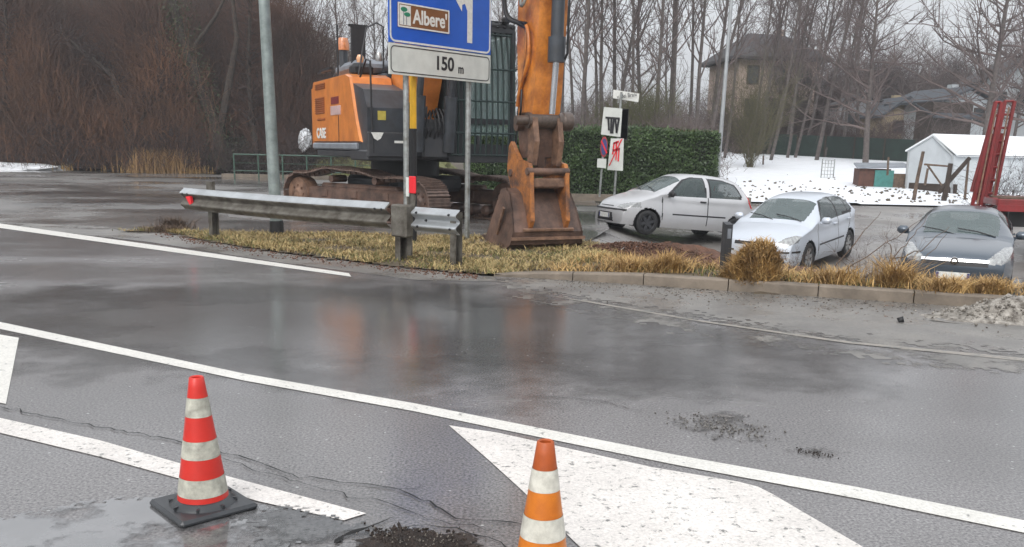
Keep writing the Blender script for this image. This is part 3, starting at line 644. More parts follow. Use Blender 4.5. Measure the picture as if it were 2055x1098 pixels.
b=MB(); b.prism([(-Lr-.36,zc+.04),(-Lr-.22,zc+.055),(-Lr-.20,zc-.07),(-Lr-.25,zc-.09)],-.245,-.20); b.build('reflector','red',gr)
# delineator on the post
dl=root('road_delineator',(pB+d*.17+Vector((0,0,.10))).to_tuple(),rz,'flat post with a red reflector plate standing behind the spacer box','delineator')
b=MB(); b.prism([(-.02,.55),(.10,.55),(.13,.82),(.03,.90),(-.02,.90)],.0,.012); b.build('bracket','galvold',dl)
b=MB(); b.box((.085,-.01,.97),(.12,.03,.23),bev=.008); b.build('reflector','red',dl)
b=MB(); b.box((-.01,-.005,.94),(.05,.02,.26)); b.build('white_strip','white',dl)
b=MB(); b.box((0,.02,.45),(.07,.04,.9)); b.build('post','galvold',dl)
# ================================================================= lamp posts
lb=G(556,474); top=W(530,0,lb.y)
dirv=(top-lb); k=9.0/dirv.z
lp=root('street_lamp',lb,0,'tall weathered grey lamp post behind the guard rail with a black sleeve at its foot','street lamp')
b=MB(); b.frust((0,0,0),(dirv*k),.105,.075,20); b.build('post','pole',lp,ang=40)
b=MB(); b.frust((0,0,0),tuple(dirv*(.27/dirv.z)),.122,.118,20); b.build('sleeve','black',lp,ang=40)
b=MB(); e=dirv*k; b.tube([e,e+Vector((0,-.6,.25)),e+Vector((0,-1.5,.35))],.035,8); b.build('arm','pole',lp)
b=MB(); b.box(tuple(e+Vector((0,-1.8,.35))),(.28,.7,.14),bev=.05); b.build('lamp_head','grey',lp)
D2=31.0; b2=W(1437,388,D2); top=W(1468,0,D2); dv=top-b2; k=9/dv.z
lp=root('street_lamp',b2,0,'slim pale grey lamp post beside the right end of the hedge','street lamp')
b=MB(); b.frust((0,0,0),tuple(dv*k),.075,.045,14); b.build('post','galvanised' if 0 else 'galvnew',lp,ang=40)
b=MB(); e=dv*k; b.tube([e,e+Vector((0,-.6,.2)),e+Vector((0,-1.4,.3))],.03,8); b.build('arm','galvnew',lp)
b=MB(); b.box(tuple(e+Vector((0,-1.7,.3))),(.25,.6,.12),bev=.05); b.build('lamp_head','grey',lp)
# ================================================================= direction sign
q2=G(937,484); q1=W(815,300,q2.y*.935); q1=Vector((q1.x,q1.y,0))
dS=(q2-q1).normalized(); rzS=math.atan2(dS.y,dS.x)
DL=q1.y*1.0
# solve panel ends on the line of the poles
def on_line(px,py):
    dd=ray(px,py); nrm=Vector((-dS.y,dS.x,0)); t=(q1.dot(nrm))/(dd.dot(nrm)); return Vector((dd.x*t,dd.y*t,H+dd.z*t))
off=Vector((dS.y,-dS.x,0))*.07
pl,pr2=on_line(774,150),on_line(976,167); wl=(pr2-pl).xy.length
zb=pl.z; zt=on_line(779,88).z; zt2=on_line(983,112).z; zb2=pr2.z
z0=(zb+zb2)/2; z1=(zt+zt2)/2; hw=z1-z0
sg=root('direction_sign',(pl+Vector((pr2-pl))/2).to_tuple()[:2]+(0,),rzS,'large blue direction sign above a white distance panel on two grey poles','road sign')
def rrect(x0,z0_,x1,z1_,r,n=6):
    o=[]
    for cx_,cz_,a0 in ((x1-r,z1_-r,0),(x0+r,z1_-r,90),(x0+r,z0_+r,180),(x1-r,z0_+r,270)):
        for i in range(n+1): a=R(a0+90*i/n); o.append((cx_+r*math.cos(a),cz_+r*math.sin(a)))
    return o
def ring(mb,x0,z0_,x1,z1_,r,w,y0,y1,n=6):
    o=rrect(x0,z0_,x1,z1_,r,n); i_=rrect(x0+w,z0_+w,x1-w,z1_-w,max(.005,r-w),n); m=len(o)
    vs=[(a,y0,b) for a,b in o]+[(a,y0,b) for a,b in i_]+[(a,y1,b) for a,b in o]+[(a,y1,b) for a,b in i_]
    fs=[(j,(j+1)%m,m+(j+1)%m,m+j) for j in range(m)]+[(j,(j+1)%m,2*m+(j+1)%m,2*m+j) for j in range(m)]+[(m+j,m+(j+1)%m,3*m+(j+1)%m,3*m+j) for j in range(m)]
    mb.add(vs,fs)
hx=wl/2; BH=1.75
Y0=-.09
b=MB(); b.prism([(-hx,z1+.01),(hx,z1+.01),(hx,z1+BH),(-hx,z1+BH)],Y0,Y0+.025); bp=b.build('blue_panel','blue',sg)
b=MB(); ring(b,-hx+.012,z1+.022,hx-.012,z1+BH-.012,.10,.028,Y0-.004,Y0-.001); b.build('white_border','letterw',bp)
b=MB(); b.prism([(-hx,z0),(hx,z0),(hx,z1),(-hx,z1)],Y0,Y0+.025); wp=b.build('distance_panel','white',sg)
b=MB(); ring(b,-hx+.025,z0+.03,hx-.025,z1-.03,.08,.014,Y0-.004,Y0-.001,8); b.build('black_border','letter',wp)
TM=lambda x,z,y=Y0-.002: Matrix.Translation((x,y,z))@Matrix.Rotation(R(90),4,'X')
zc_=(z0+z1)/2
text_mesh('lettering','150',.29,'letter',wp,TM(.04,zc_-.0),sx=.98,bold=.007); text_mesh('lettering','m',.20,'letter',wp,TM(.41,zc_-.05),sx=.85,bold=.005)
# brown plate
bx0,bx1=-hx+.16,-hx+.16+.93*1.15; bz0=z1+.30; bz1=bz0+.36
P_=lambda px,py:on_line(px,py)
lx=lambda px,py:((P_(px-6,py)-Vector(sg.location)).xy.dot(dS.xy))
bx0,bx1=lx(796,50),lx(899,50); 
bz0=(P_(796,54).z+P_(898,71).z)/2; bz1=(P_(796,6).z+P_(898,23).z)/2
b=MB(); b.prism([(bx0,bz0),(bx1,bz0),(bx1,bz1),(bx0,bz1)],Y0-.010,Y0-.001); pb=b.build('brown_plate','brown',sg)
b=MB(); ring(b,bx0,bz0,bx1,bz1,.01,.022,Y0-.014,Y0-.011,1); b.build('white_border','letterw',pb)
iw=(bx1-bx0)*.24
b=MB(); b.prism([(bx0+.035,bz0+.035),(bx0+iw,bz0+.035),(bx0+iw,bz1-.035),(bx0+.035,bz1-.035)],Y0-.0125,Y0-.0105); pc=b.build('tree_emblem','letterw',pb)
b=MB()
for (ex,ez,a_,c_) in ((.40,.78,.30,.10),(.68,.55,.28,.09)):
    cx_,cz_=bx0+.03+(iw-.03)*ex,bz0+.03+(bz1-bz0-.06)*ez
    b.prism([(cx_+a_*(iw-.03)*math.cos(t),cz_+c_*(bz1-bz0)*math.sin(t)) for t in np.linspace(0,2*math.pi,13)[:-1]],Y0-.0150,Y0-.0130)
b.build('green_crowns','green',pc)
b=MB()
for ex,hh in ((.36,.68),(.62,.42)):
    cx_=bx0+.03+(iw-.03)*ex; b.prism([(cx_-.008,bz0+.04),(cx_+.008,bz0+.04),(cx_+.008,bz0+.03+(bz1-bz0)*hh),(cx_-.008,bz0+.03+(bz1-bz0)*hh)],Y0-.0145,Y0-.0130)
b.build('grey_trunks','grey',pc)
text_mesh('lettering',"Albere'",.29,'letterw',pb,TM((bx0+iw+bx1)/2+.0,(bz0+bz1)/2-.01,Y0-.012),sx=.85,bold=.007)
# arrow: stem then bend to the left
sx0=lx(936,60); sx1=lx(946,60); sz0=P_(941,88).z; stm=(sx1-sx0)
zt_=P_(941,18).z
b=MB(); arr=[(sx0,sz0),(sx1,sz0),(sx1,zt_+.35)]
arr+= [(sx1-.05,zt_+.50),(sx1-.16,zt_+.62),(sx1-.42,zt_+.66),(sx1-.42,zt_+.54),(sx0-.12,zt_+.48),(sx0-.03,zt_+.36)]
b.prism([(sx0,sz0),(sx1,sz0),(sx1,zt_+.9),(sx0,zt_+.9)],Y0-.004,Y0-.001)
ax,az=lx(925,24),P_(925,25).z
b.prism([(ax,az),(ax+.02,az+.42),(ax-.62,az+.72)],Y0-.0045,Y0-.0012)
b.prism([(sx0,zt_-.06),(sx0,zt_+.14),(ax,az+.22),(ax,az+.10),(sx0-.06,zt_+.05)],Y0-.0050,Y0-.0014)
b.prism([(sx1,zt_+.1),(sx1,zt_+.3),(ax,az+.40),(ax,az+.2)],Y0-.0055,Y0-.0016) if False else None
b.build('white_arrow','letterw',bp)
for q in (q1,q2):
    xx=(q-Vector(sg.location)).xy.dot(dS.xy)
    b=MB(); b.cyl((xx,0,-.05),(xx,0,z1+BH-.1),.045,16); b.build('pole','galvanised' if 0 else 'galv',sg,ang=40)
for zz in (z0+.12,z0+.38,z1+.3,z1+1.3):
    b=MB(); b.box((0,-.055,zz),(wl*.92,.02,.04)); b.build('mounting_rail','galv',sg)
# yellow and black marker pole
yb=q1+Vector((.085,.25,0)); yp=root('marker_pole',yb,0,'yellow and black marker pole right behind the left pole of the blue sign','marker pole')
zy=z_for(822,262,yb.y)
b=MB(); b.cyl((0,0,0),(0,0,zy),.058,14); b.build('black_section','black',yp,ang=40)
b=MB(); b.cyl((0,0,zy),(0,0,3.4),.056,14); b.build('yellow_section','yellow',yp,ang=40)
b=MB(); b.cyl((0,0,zy-.01),(0,0,zy+.03),.066,14); b.build('collar','black',yp,ang=40)
# black roadside post
bb=G(1453,556,.08); po=root('roadside_post',bb,.4,'dark square plastic post standing at the kerb beside the straw tussock','marker post')
ht=z_for(1459,447,bb.y)-.08
b=MB(); b.prism([(-.05,-.04),(.05,-.04),(.06,.0),(.05,.04),(-.05,.04)],0,ht-.02,'xy'); b.v[-5:]=[(x,y,z+(.03 if y>0 else 0)) for x,y,z in b.v[-5:]]; b.build('post_body','galvold' if 0 else 'blacksteel',po)
b=MB(); b.box((.0,-.044,ht-.13),(.05,.006,.12)); b.build('reflector','grey',po)
# litter in the road
pebbles('litter_chip',1,lambda:(G(1808,647).x,G(1808,647).y,.02),.05,.06,'black','small black scrap lying on the grey shoulder by the kerb','litter')
# ================================================================= far signs
def w2(px,py,D): return W(px,py,D)
D=27.0
sr=root('notice_signs_pole',W(1233,388,D),0,'leaning grey pole with two white square notices, one black drawing and one red graffiti','notice sign')
o=Vector(sr.location); L_=lambda px,py:(W(px,py,D)-o)
b=MB(); b.tube([L_(1233,392),L_(1240,280),L_(1247,185)],.035,8); b.build('pole','galv',sr)
def panel(corners,name,m,par,th=.03,Dp=D,base=None):
    P=[W(a,c,Dp)-(base if base is not None else o) for a,c in corners]; P=P+[p+Vector((0,th,0)) for p in P]
    b=MB(); b.add([tuple(p) for p in P],[(0,1,2,3),(7,6,5,4),(0,4,5,1),(1,5,6,2),(2,6,7,3),(3,7,4,0)]); return b.build(name,m,par)
p1=panel([(1212,215),(1249,218),(1245,275),(1206,270)],'upper_notice','white',sr,Dp=D-.1)
b=MB()
def quadpx(b,c,Dp,base): 
    P=[W(a,e,Dp)-base for a,e in c]; P=P+[p+Vector((0,.008,0)) for p in P]
    b.add([tuple(p) for p in P],[(0,1,2,3),(7,6,5,4),(0,4,5,1),(1,5,6,2),(2,6,7,3),(3,7,4,0)])
for c in ([(1215,234),(1244,236),(1244,240),(1215,238)],[(1219,238),(1223,238),(1224,262),(1220,262)],[(1225,238),(1229,238),(1228,268),(1224,268)],[(1230,238),(1234,239),(1231,268),(1227,268)],[(1233,239),(1237,239),(1239,262),(1236,268)],[(1240,239),(1244,239),(1239,268),(1235,266)]): quadpx(b,c,D-.12,o)
b.build('black_drawing','letter',p1)
p2=panel([(1226,278),(1252,278),(1250,343),(1219,341)],'lower_notice','white',sr,Dp=D-.1)
b=MB()
for c in ([(1246,280),(1250,278),(1224,332),(1221,334)],[(1231,286),(1234,285),(1231,310),(1228,310)],[(1236,284),(1239,284),(1238,300),(1235,300)],[(1231,286),(1242,282),(1242,286),(1231,290)],[(1236,300),(1239,300),(1237,322),(1235,322)],[(1241,298),(1244,296),(1242,324),(1239,324)],[(1229,300),(1244,297),(1244,301),(1229,305)]): quadpx(b,c,D-.12,o)
b.build('red_graffiti','red',p2)
b=MB(); quadpx(b,[(1249,222),(1262,218),(1259,280),(1246,278)],D+.1,o); 
b.box(tuple((L_(1254,250)+Vector((0,.25,0)))),(.17,.3,.9)); b.build('black_side_box','black',sr)
b=panel([(1231,180),(1283,188),(1281,205),(1230,197)],'street_name_plate','letterw',sr,Dp=D+.05)
cc=W(1258,192,D+.0)-o
text_mesh('lettering','v. dei Brani',.17,'letter',b,Matrix.Translation(cc+Vector((0,-.0,0)))@Matrix.Rotation(-math.atan2(8,52),4,'Y')@Matrix.Rotation(R(90),4,'X'),sx=.75)
ns=root('no_parking_sign',W(1203,395,D-.6),0,'round no parking sign seen edge on above a small white plate on a thin pole','road sign')
o2=Vector(ns.location); DD=D-.6
b=MB(); b.tube([W(1203,395,DD)-o2,W(1209,320,DD)-o2,W(1214,275,DD)-o2],.03,8); b.build('pole','galv',ns)
c=W(1212,295,DD-.05)-o2
def disc(name,r,m,th,y,par,sx=.55):
    b=MB(); n=28; b.prism([(c.x+sx*r*math.cos(2*math.pi*i/n),c.z+r*math.sin(2*math.pi*i/n)) for i in range(n)],c.y+y-th,c.y+y); return b.build(name,m,par)
dk=disc('sign_face',.29,mat('faded_red',(.40,.05,.06),.5),.02,0,ns,.36); disc('blue_disc',.23,mat('faded_blue',(.05,.06,.20),.4),.01,-.021,dk,.36)
b=MB(); 
b.prism([(c.x-.10,c.z+.16),(c.x-.07,c.z+.19),(c.x+.10,c.z-.16),(c.x+.07,c.z-.19)],c.y-.040,c.y-.033); b.build('red_bar','red',dk)
panel([(1199,318),(1217,319),(1216,338),(1198,336)],'small_plate','white',ns,Dp=DD-.06,base=o2)
# ================================================================= hedge
def hedge(x0,x1,yA,yB,dep,h,label):
    z=.15; me=[]
    b=MB(); b.box(((x0+x1)/2,(yA+yB)/2+dep/2,z+h/2-.03),(x1-x0-.2,dep-.2,h-.1))
    t=root('hedge',((x0+x1)/2,(yA+yB)/2,z),math.atan2(yB-yA,x1-x0),label,'hedge')
    w=(x1-x0); n=44000
    C=np.stack([rng.uniform(-w/2,w/2,n),rng.uniform(0,dep,n),rng.uniform(0,h,n)],-1)
    f=rng.uniform(size=n); C[f<.62,1]=rng.normal(.02,.05,(f<.62).sum()); k=(f>=.62)&(f<.85); C[k,2]=h+rng.normal(0,.06,k.sum()); k=f>=.93; C[k,0]=w/2+rng.normal(0,.05,k.sum())
    C[:,1]+=.09*np.sin(C[:,0]*2.1)+.07*np.sin(C[:,2]*5+C[:,0]*1.7); C[:,2]+=.05*np.sin(C[:,0]*1.3)*(C[:,2]/h)
    V,Fa=leaves_np(C,.042); npmesh('leaves',V,Fa,'hedge',t)
    m=MB(); m.box((0,dep/2+.05,h/2-.05),(w-.15,dep-.25,h-.15)); m.build('inner_core',mat('hedge_inside',(.012,.016,.008),.9),t)  # solid dark block filling the hedge behind the leaves
    n=1500; X=rng.uniform(-w/2,w/2,n); Y=rng.uniform(0,dep,n)
    blades('clipped_top',X,Y,np.full(n,h),.03,.12,'hedgetop',lean=.5,w=.009,kind=None,parent=t)
hl=W(930,385,31.2); hr=W(1437,385,30.5)
hedge(hl.x,hr.x,31.2,30.6,1.4,2.15,'long clipped evergreen hedge behind the excavator and the white hatchback')
# roadside strip before the hedge
b=MB(); b.box((2.5,30.0,.10),(10.5,.3,.22)); tag(b.build('kerb_wall','kerb'),'low concrete kerb wall running along the foot of the hedge','low wall')
# ================================================================= excavator
FX=R(-65); Fv=Vector((math.cos(FX),math.sin(FX),0)); Cx=Vector((-2.54,21.0,0))
ex=root('excavator',Cx,FX,'orange and black tracked excavator with a caged cab and its muddy bucket on the verge','excavator')
P=lambda n,m,b,par=ex,ang=35: b.build(n,m,par,ang=ang)
# undercarriage turned against the upper structure
UT=Matrix.Rotation(math.atan2(-.664,.748)-FX,4,'Z')@Matrix.Translation((0,0,0))
def track(ys):
    b=MB(); b.T=UT
    L=4.15; rF=.44; rB=.40; zt=1.0; path=[]
    # loop: bottom, front idler, sagging top with hump, rear sprocket
    for t in np.linspace(-L/2,L/2,25): path.append((t,.03))
    for a in np.linspace(-80,80,12): path.append((L/2+.42*math.cos(R(a)),.47+.44*math.sin(R(a))))
    for t in np.linspace(L/2-.05,-L/2+.05,25): path.append((t,.93+.16*math.exp(-((t+.5)/1.1)**2)+.02*math.sin(t*5)))
    for a in np.linspace(100,260,12): path.append((-L/2+.42*math.cos(R(a)),.47+.44*math.sin(R(a))))
    P2=np.array(path+[path[0]]); seg=np.linalg.norm(np.diff(P2,axis=0),axis=1); s=np.concatenate([[0],np.cumsum(seg)]); n=int(s[-1]/.19)
    sh=MB(); sh.T=UT; ch=MB(); ch.T=UT
    for i in range(n):
        u=(i+.5)*s[-1]/n; x=np.interp(u,s,P2[:,0]); z=np.interp(u,s,P2[:,1]); x2=np.interp(u+.02,s,P2[:,0]); z2=np.interp(u+.02,s,P2[:,1]); a=math.atan2(z2-z,x2-x)
        Mr=Matrix.Rotation(-a,4,'Y')
        sh.box((x,ys,z),(.175,.60,.028),M_=Mr)
        for o_ in (-.07,0,.07):
            w=Mr@Vector((o_,0,-.026)); sh.box((x+w.x,ys,z+w.z),(.014,.60,.034),M_=Mr)
        w=Mr@Vector((0,0,.05)); ch.box((x+w.x,ys,z+w.z),(.15,.2,.07),M_=Mr)
    tr=P('track','shoe',sh); P('track_chain','rustdark',ch,tr)
    f=MB(); f.T=UT; f.box((0,ys,.50),(3.5,.30,.34),bev=.05); f.box((0,ys,.70),(2.6,.22,.12),bev=.04); fr_=P('track_frame','rustdark',f)
    for k in range(3):
        q=MB();q.T=UT; q.box((-1.1+k*1.05,ys-.16,.54),(.22,.05,.18),bev=.02); P('step','rustdark',q,fr_)
    for k in range(7):
        q=MB();q.T=UT; x=-1.5+k*.5; q.lathe([(0,-.27),(.07,-.27),(.13,-.2),(.13,.2),(.07,.27),(0,.27)],c=(x,ys,.19),n=16,axis='y'); P('roller','rustdark',q,fr_)
    for x in (-.8,.7):
        q=MB();q.T=UT; q.lathe([(0,-.2),(.08,-.2),(.08,.2),(0,.2)],c=(x,ys,.86),n=12,axis='y'); P('top_roller','rustdark',q,fr_)
    for x,nm,r in ((L/2,'idler',.40),(-L/2,'sprocket',.40)):
        q=MB();q.T=UT; q.lathe([(0,-.24),(.10,-.24),(.14,-.20),(.30,-.17),(r-.02,-.19),(r,-.12),(r,.12),(.3,.17),(0,.2)],c=(x,ys,.47),n=28,axis='y')
        for kk in range(8):
            aa=kk*math.pi/4; q.cyl((x+.2*math.cos(aa),ys-.22,.47+.2*math.sin(aa)),(x+.2*math.cos(aa),ys-.16,.47+.2*math.sin(aa)),.025,6)
        P(nm,'rustlight' if nm=='sprocket' else 'rustdark',q,fr_)
track(-1.30); track(1.30)
b=MB(); b.T=UT; b.box((0,0,.78),(1.7,2.1,.36),bev=.08); b.box((.0,0,.6),(1.2,1.4,.3),bev=.05); P('carbody','blacksteel',b)
b=MB(); b.cyl((0,0,.9),(0,0,1.32),.78,36); P('slewing_ring','black',b)
# upper structure (x forward, y to the machine's left)
b=MB(); b.box((-.5,-.95,1.42),(4.2,.95,.16),bev=.03); b.box((-.6,0,1.42),(4.4,1.2,.2),bev=.03); b.box((-.3,.95,1.38),(4.4,1.0,.2),bev=.03); P('deck','blacksteel',b)
def side_cover(name,pts,y0,y1,m,bev=.05):
    b=MB(); n=len(pts); c_=np.mean(pts,0); ins=[(c_[0]+(p[0]-c_[0])*(1-bev),c_[1]+(p[1]-c_[1])*(1-bev)) for p in pts]
    vs=[(p[0],y0,p[1]) for p in ins]+[(p[0],y0+.05,p[1]) for p in pts]+[(p[0],y1,p[1]) for p in pts]
    fs=[tuple(range(n))]+[(i,(i+1)%n,n+(i+1)%n,n+i) for i in range(n)]+[(n+i,n+(i+1)%n,2*n+(i+1)%n,2*n+i) for i in range(n)]+[tuple(range(2*n,3*n))]
    b.add(vs,fs); return P(name,m,b,ang=25)
XR=-2.95; zT=3.10; zB=1.66
sc_=side_cover('engine_cover',[(XR,zB),(1.5,zB),(1.18,2.1),(.72,zT-.08),(.35,zT),(XR+.15,zT),(XR,zT-.2)],-1.45,-.55,'orange',.03)
b=MB(); b.box((XR+2.1,-1.0,zB-.085),(4.1,.94,.15),bev=.03); P('lower_sill','grey',b)
# counterweight at the back
b=MB(); pts=[(XR+.1,-1.44),(XR+.1,1.44),(XR-.25,1.40),(XR-.48,1.0),(XR-.58,0),(XR-.48,-1.0),(XR-.25,-1.40)]; b.prism(pts,1.52,2.95,'xy'); P('counterweight','orange',b,ang=40)
b=MB(); b.box((-1.3,.15,2.3),(2.9,1.5,1.75),bev=.08); P('engine_housing','darkgrey',b)
# details of the orange cover: grilles, badge, shut line
def plate(x0,x1,z0_,z1_,y,m,name,par,th=.012): b=MB(); b.box(((x0+x1)/2,y,(z0_+z1_)/2),(x1-x0,th,z1_-z0_),bev=.004); return P(name,m,b,par)
gmat=mat('orange_grille',(.36,.10,.02),.6,var=.4,scale=1); 
def louvre(x0,x1,z0_,z1_,par):
    b=MB(); n=int((z1_-z0_)/.045)
    for k in range(n): b.box(((x0+x1)/2,-1.462,z0_+(k+.5)*(z1_-z0_)/n),(x1-x0,.02,.02),M_=Matrix.Rotation(R(25),4,'X'))
    b.box(((x0+x1)/2,-1.452,(z0_+z1_)/2),(x1-x0,.006,z1_-z0_)); P('grille',gmat,b,par)
louvre(XR+.45,XR+1.45,2.88,3.02,sc_); louvre(XR+.42,XR+1.35,2.32,2.70,sc_); louvre(XR+.6,XR+1.4,2.16,2.22,sc_)
plate(-.95,-.25,2.50,2.66,-1.455,'machred','red_sticker',sc_); plate(-1.0,-.1,2.26,2.46,-1.455,mat('pale_sticker',(.55,.38,.36),.5),'pale_sticker',sc_)
plate(-.30,-.275,1.66,2.25,-1.456,'black','shut_line',sc_)
text_mesh('logo_lettering','CASE',.32,'letterw',sc_,Matrix.Translation((XR+.95,-1.458,1.86))@Matrix.Rotation(R(90),4,'X'),sx=1.25,bold=.012,ext=.004)
# lights / exhaust / filter / rails on top
b=MB(); b.box((-1.4,-.55,3.36),(2.0,.9,.28),bev=.1); P('engine_hood','grey',b)
b=MB(); b.box((-.2,.1,3.28),(1.6,1.0,.2),bev=.05); P('hood_deck','darkgrey',b)
b=MB(); b.cyl((-1.9,-.9,3.4),(-1.9,-.9,3.95),.10,14); P('exhaust','darkgrey',b)
b=MB(); b.lathe([(0,0),(.14,0),(.15,.12),(.11,.28),(.0,.3)],c=(-1.9,-.9,3.80),n=18); P('beacon',mat('amber_beacon',(.62,.22,.08),.2,coat=1,scale=15),b)
b=MB(); b.box((-1.5,-1.42,3.30),(1.0,.08,.06)); b.box((XR+.1,-1.2,3.33),(.5,.12,.04)); P('grab_plate','black',b)
b=MB(); b.box((-.95,-.80,3.74),(.06,.34,1.1),bev=.02); b.box((-.95,-.80,4.26),(.08,.44,.05)); P('mirror','black',b)
b=MB(); b.tube([(-.55,-1.38,3.1),(-.55,-1.38,4.2)],.022,8); b.tube([(.45,-1.2,3.0),(.1,-.9,4.1),(-.15,-.6,4.25),(-.3,-.4,4.2),(-.3,-.4,3.3)],.02,8); P('handrail','black',b)
b=MB(); b.box((.18,-1.05,3.2),(.3,.5,.28),bev=.08); P('fuel_cap_box','black',b)
b=MB(); b.lathe([(0,0),(.07,0),(.09,.08),(.06,.16),(0,.17)],c=(-.25,-.95,3.40),n=14); P('work_lamp',mat('lamp_orange',(.75,.4,.2),.2,coat=1),b)
b=MB(); b.lathe([(0,0),(.08,0),(.09,.08),(.06,.18),(0,.2)],c=(.1,-.62,3.42),n=14); P('clear_lamp','lamp',b)
# dark front side boxes with steps
b=MB(); b.prism([(.75,1.5),(1.85,1.5),(1.85,2.35),(1.55,2.72),(.50,2.94)],-1.40,-.42); P('tool_box','darkgrey',b,ang=30)
b=MB(); b.box((1.25,-.95,1.40),(1.3,.98,.22),bev=.03); b.box((1.9,-.95,1.62),(.12,.94,.5),bev=.02); P('front_step','blacksteel',b)
plate(1.862,1.872,2.02,2.2,-.95,'yellow','x',ex) if 0 else None
b=MB(); b.box((1.858,-1.1,2.2),(.012,.17,.18)); P('yellow_sticker',mat('pale_yellow',(.55,.45,.08),.5),b)
b=MB(); b.box((1.97,-.75,1.68),(.012,.24,.05)); b.prism([(-1.36,1.86),(-1.10,1.86),(-1.16,1.74),(-1.23,1.70),(-1.30,1.74)],1.968,1.976,'yz'); P('white_emblem','letterw',b)
b=MB(); b.tube([(1.95,-1.30,1.45),(1.95,-1.34,2.2),(1.9,-1.34,3.25),(1.6,-1.34,3.3),(1.0,-1.3,3.0)],.02,8); P('handrail','black',b)
b=MB(); b.tube([(1.92,-.62,2.4),(1.95,-.62,2.75),(1.85,-.55,2.8),(1.7,-.5,2.65)],.018,6); P('hose_bracket','galv',b)
# boom: foot between box and cab, up and forward
def plank(path,w0,y0,y1,name,m,par=ex):
    # side profile polygon from centre line with widths
    L_=[];R__=[]
    for i,(x,z,w) in enumerate(path):
        a=path[max(0,i-1)];c=path[min(len(path)-1,i+1)]; dx,dz=c[0]-a[0],c[1]-a[1]; l=math.hypot(dx,dz); nx_,nz_=-dz/l,dx/l
        L_.append((x+nx_*w/2,z+nz_*w/2));R__.append((x-nx_*w/2,z-nz_*w/2))
    b=MB(); n=len(path); vs=[]
    for y in (y0,y1):
        vs+=[(p[0],y,p[1]) for p in L_]+[(p[0],y,p[1]) for p in R__]
    fs=[]
    for i in range(n-1):
        fs+=[(i,i+1,n+i+1,n+i),(2*n+i,3*n+i,3*n+i+1,2*n+i+1),(i,2*n+i,2*n+i+1,i+1),(n+i,n+i+1,3*n+i+1,3*n+i)]
    fs+=[(0,n,3*n,2*n),(n-1,3*n-1,4*n-1,2*n-1)]
    b.add(vs,fs); return P(name,m,b,par,ang=25)
boom=plank([(.85,1.9,.9),(1.15,2.7,1.25),(1.6,3.7,1.35),(2.3,4.8,1.25),(3.2,5.7,1.05),(4.4,6.15,.85),(5.6,6.3,.7),(6.6,6.3,.5)],0,-.50,.16,'boom','orange')
b=MB(); b.cyl((2.2,-.46,1.5),(2.35,-.46,2.6),.13,16); b.cyl((2.35,-.46,2.6),(2.95,-.42,5.3),.07,12); P('boom_cylinder','darkgrey',b)
b=MB(); b.cyl((2.2,.22,1.5),(2.35,.22,2.6),.13,16); b.cyl((2.35,.22,2.6),(2.95,.30,5.3),.07,12); P('boom_cylinder','darkgrey',b)
b=MB(); b.box((1.5,-.05,1.75),(1.4,.6,.8),bev=.05); P('boom_foot_frame','blacksteel',b)
b=MB()
for k in range(7): y=-.28+.09*k; b.tube([(2.0,y,1.5),(2.3,y+.02,1.9+.1*rng.uniform()),(2.25,y,2.2),(2.1,y*.8,2.3+.15*rng.uniform()),(1.9,y*.7,2.2)],.022,6)
P('hydraulic_hoses','black',b)
b=MB(); b.box((2.22,.2,1.62),(.1,.1,.1)); P('square_lamp','white',b)
# cab
cx0,cx1,cy0,cy1,cz0,cz1=.15,2.05,.28,1.72,1.35,4.0
cab=MB()
for (x,y) in ((cx0,cy0),(cx1,cy0),(cx0,cy1),(cx1,cy1)): cab.box((x,y,(cz0+cz1)/2),(.10,.10,cz1-cz0),bev=.02)
for z in (cz0,2.15,cz1):
    cab.box(((cx0+cx1)/2,cy0,z),(cx1-cx0,.09,.10)); cab.box(((cx0+cx1)/2,cy1,z),(cx1-cx0,.09,.10)); cab.box((cx0,(cy0+cy1)/2,z),(.09,cy1-cy0,.10)); cab.box((cx1,(cy0+cy1)/2,z),(.09,cy1-cy0,.10))
cab.box(((cx0+cx1)/2,(cy0+cy1)/2,1.5),(cx1-cx0,cy1-cy0,.35)); cb=P('cab','blacksteel',cab)
b=MB(); b.box(((cx0+cx1)/2,(cy0+cy1)/2,cz1+.08),(cx1-cx0+.1,cy1-cy0+.1,.12),bev=.04); P('cab_roof','black',b,cb)
for nm,c_,d_ in (('front_window',(cx1-.02,(cy0+cy1)/2,2.9),(.012,cy1-cy0-.1,2.1)),('side_window',((cx0+cx1)/2,cy0+.01,3.0),(cx1-cx0-.1,.012,1.8)),('side_window',((cx0+cx1)/2,cy1-.01,3.0),(cx1-cx0-.1,.012,1.8)),('rear_window',(cx0+.01,(cy0+cy1)/2,3.0),(.012,cy1-cy0-.1,1.8))):
    b=MB(); b.box(c_,d_); P(nm,glass_mat('sky_bright_cab_glass',(.33,.47,.45),.42) if nm=='front_window' else 'glass',b,cb)  # sky showing and reflecting in the front window is put into its glass colour
b=MB(); b.box((.9,1.0,1.95),(.6,.55,.2),bev=.05); b.box((.62,1.0,2.5),(.16,.52,1.0),bev=.06); P('operator_seat','seat',b,cb)
b=MB()
for k in range(12): y=cy0+.02+k*(cy1-cy0-.04)/11; b.tube([(cx1+.16,y,1.42),(cx1+.2,y,2.2),(cx1+.14,y,3.2),(cx1-.02,y,3.98)],.023,6)
for z,x in ((1.45,.16),(1.9,.19),(2.55,.18),(3.2,.14),(3.9,.02)): b.tube([(cx1+x+.01,cy0-.02,z),(cx1+x+.01,cy1+.02,z)],.02,6)
P('front_guard','greenguard',b,cb)
b=MB(); b.box((cx1+.03,cy0+.20,2.6),(.05,.42,2.6),bev=.02); P('front_pillar','blacksteel',b,cb)
b=MB()
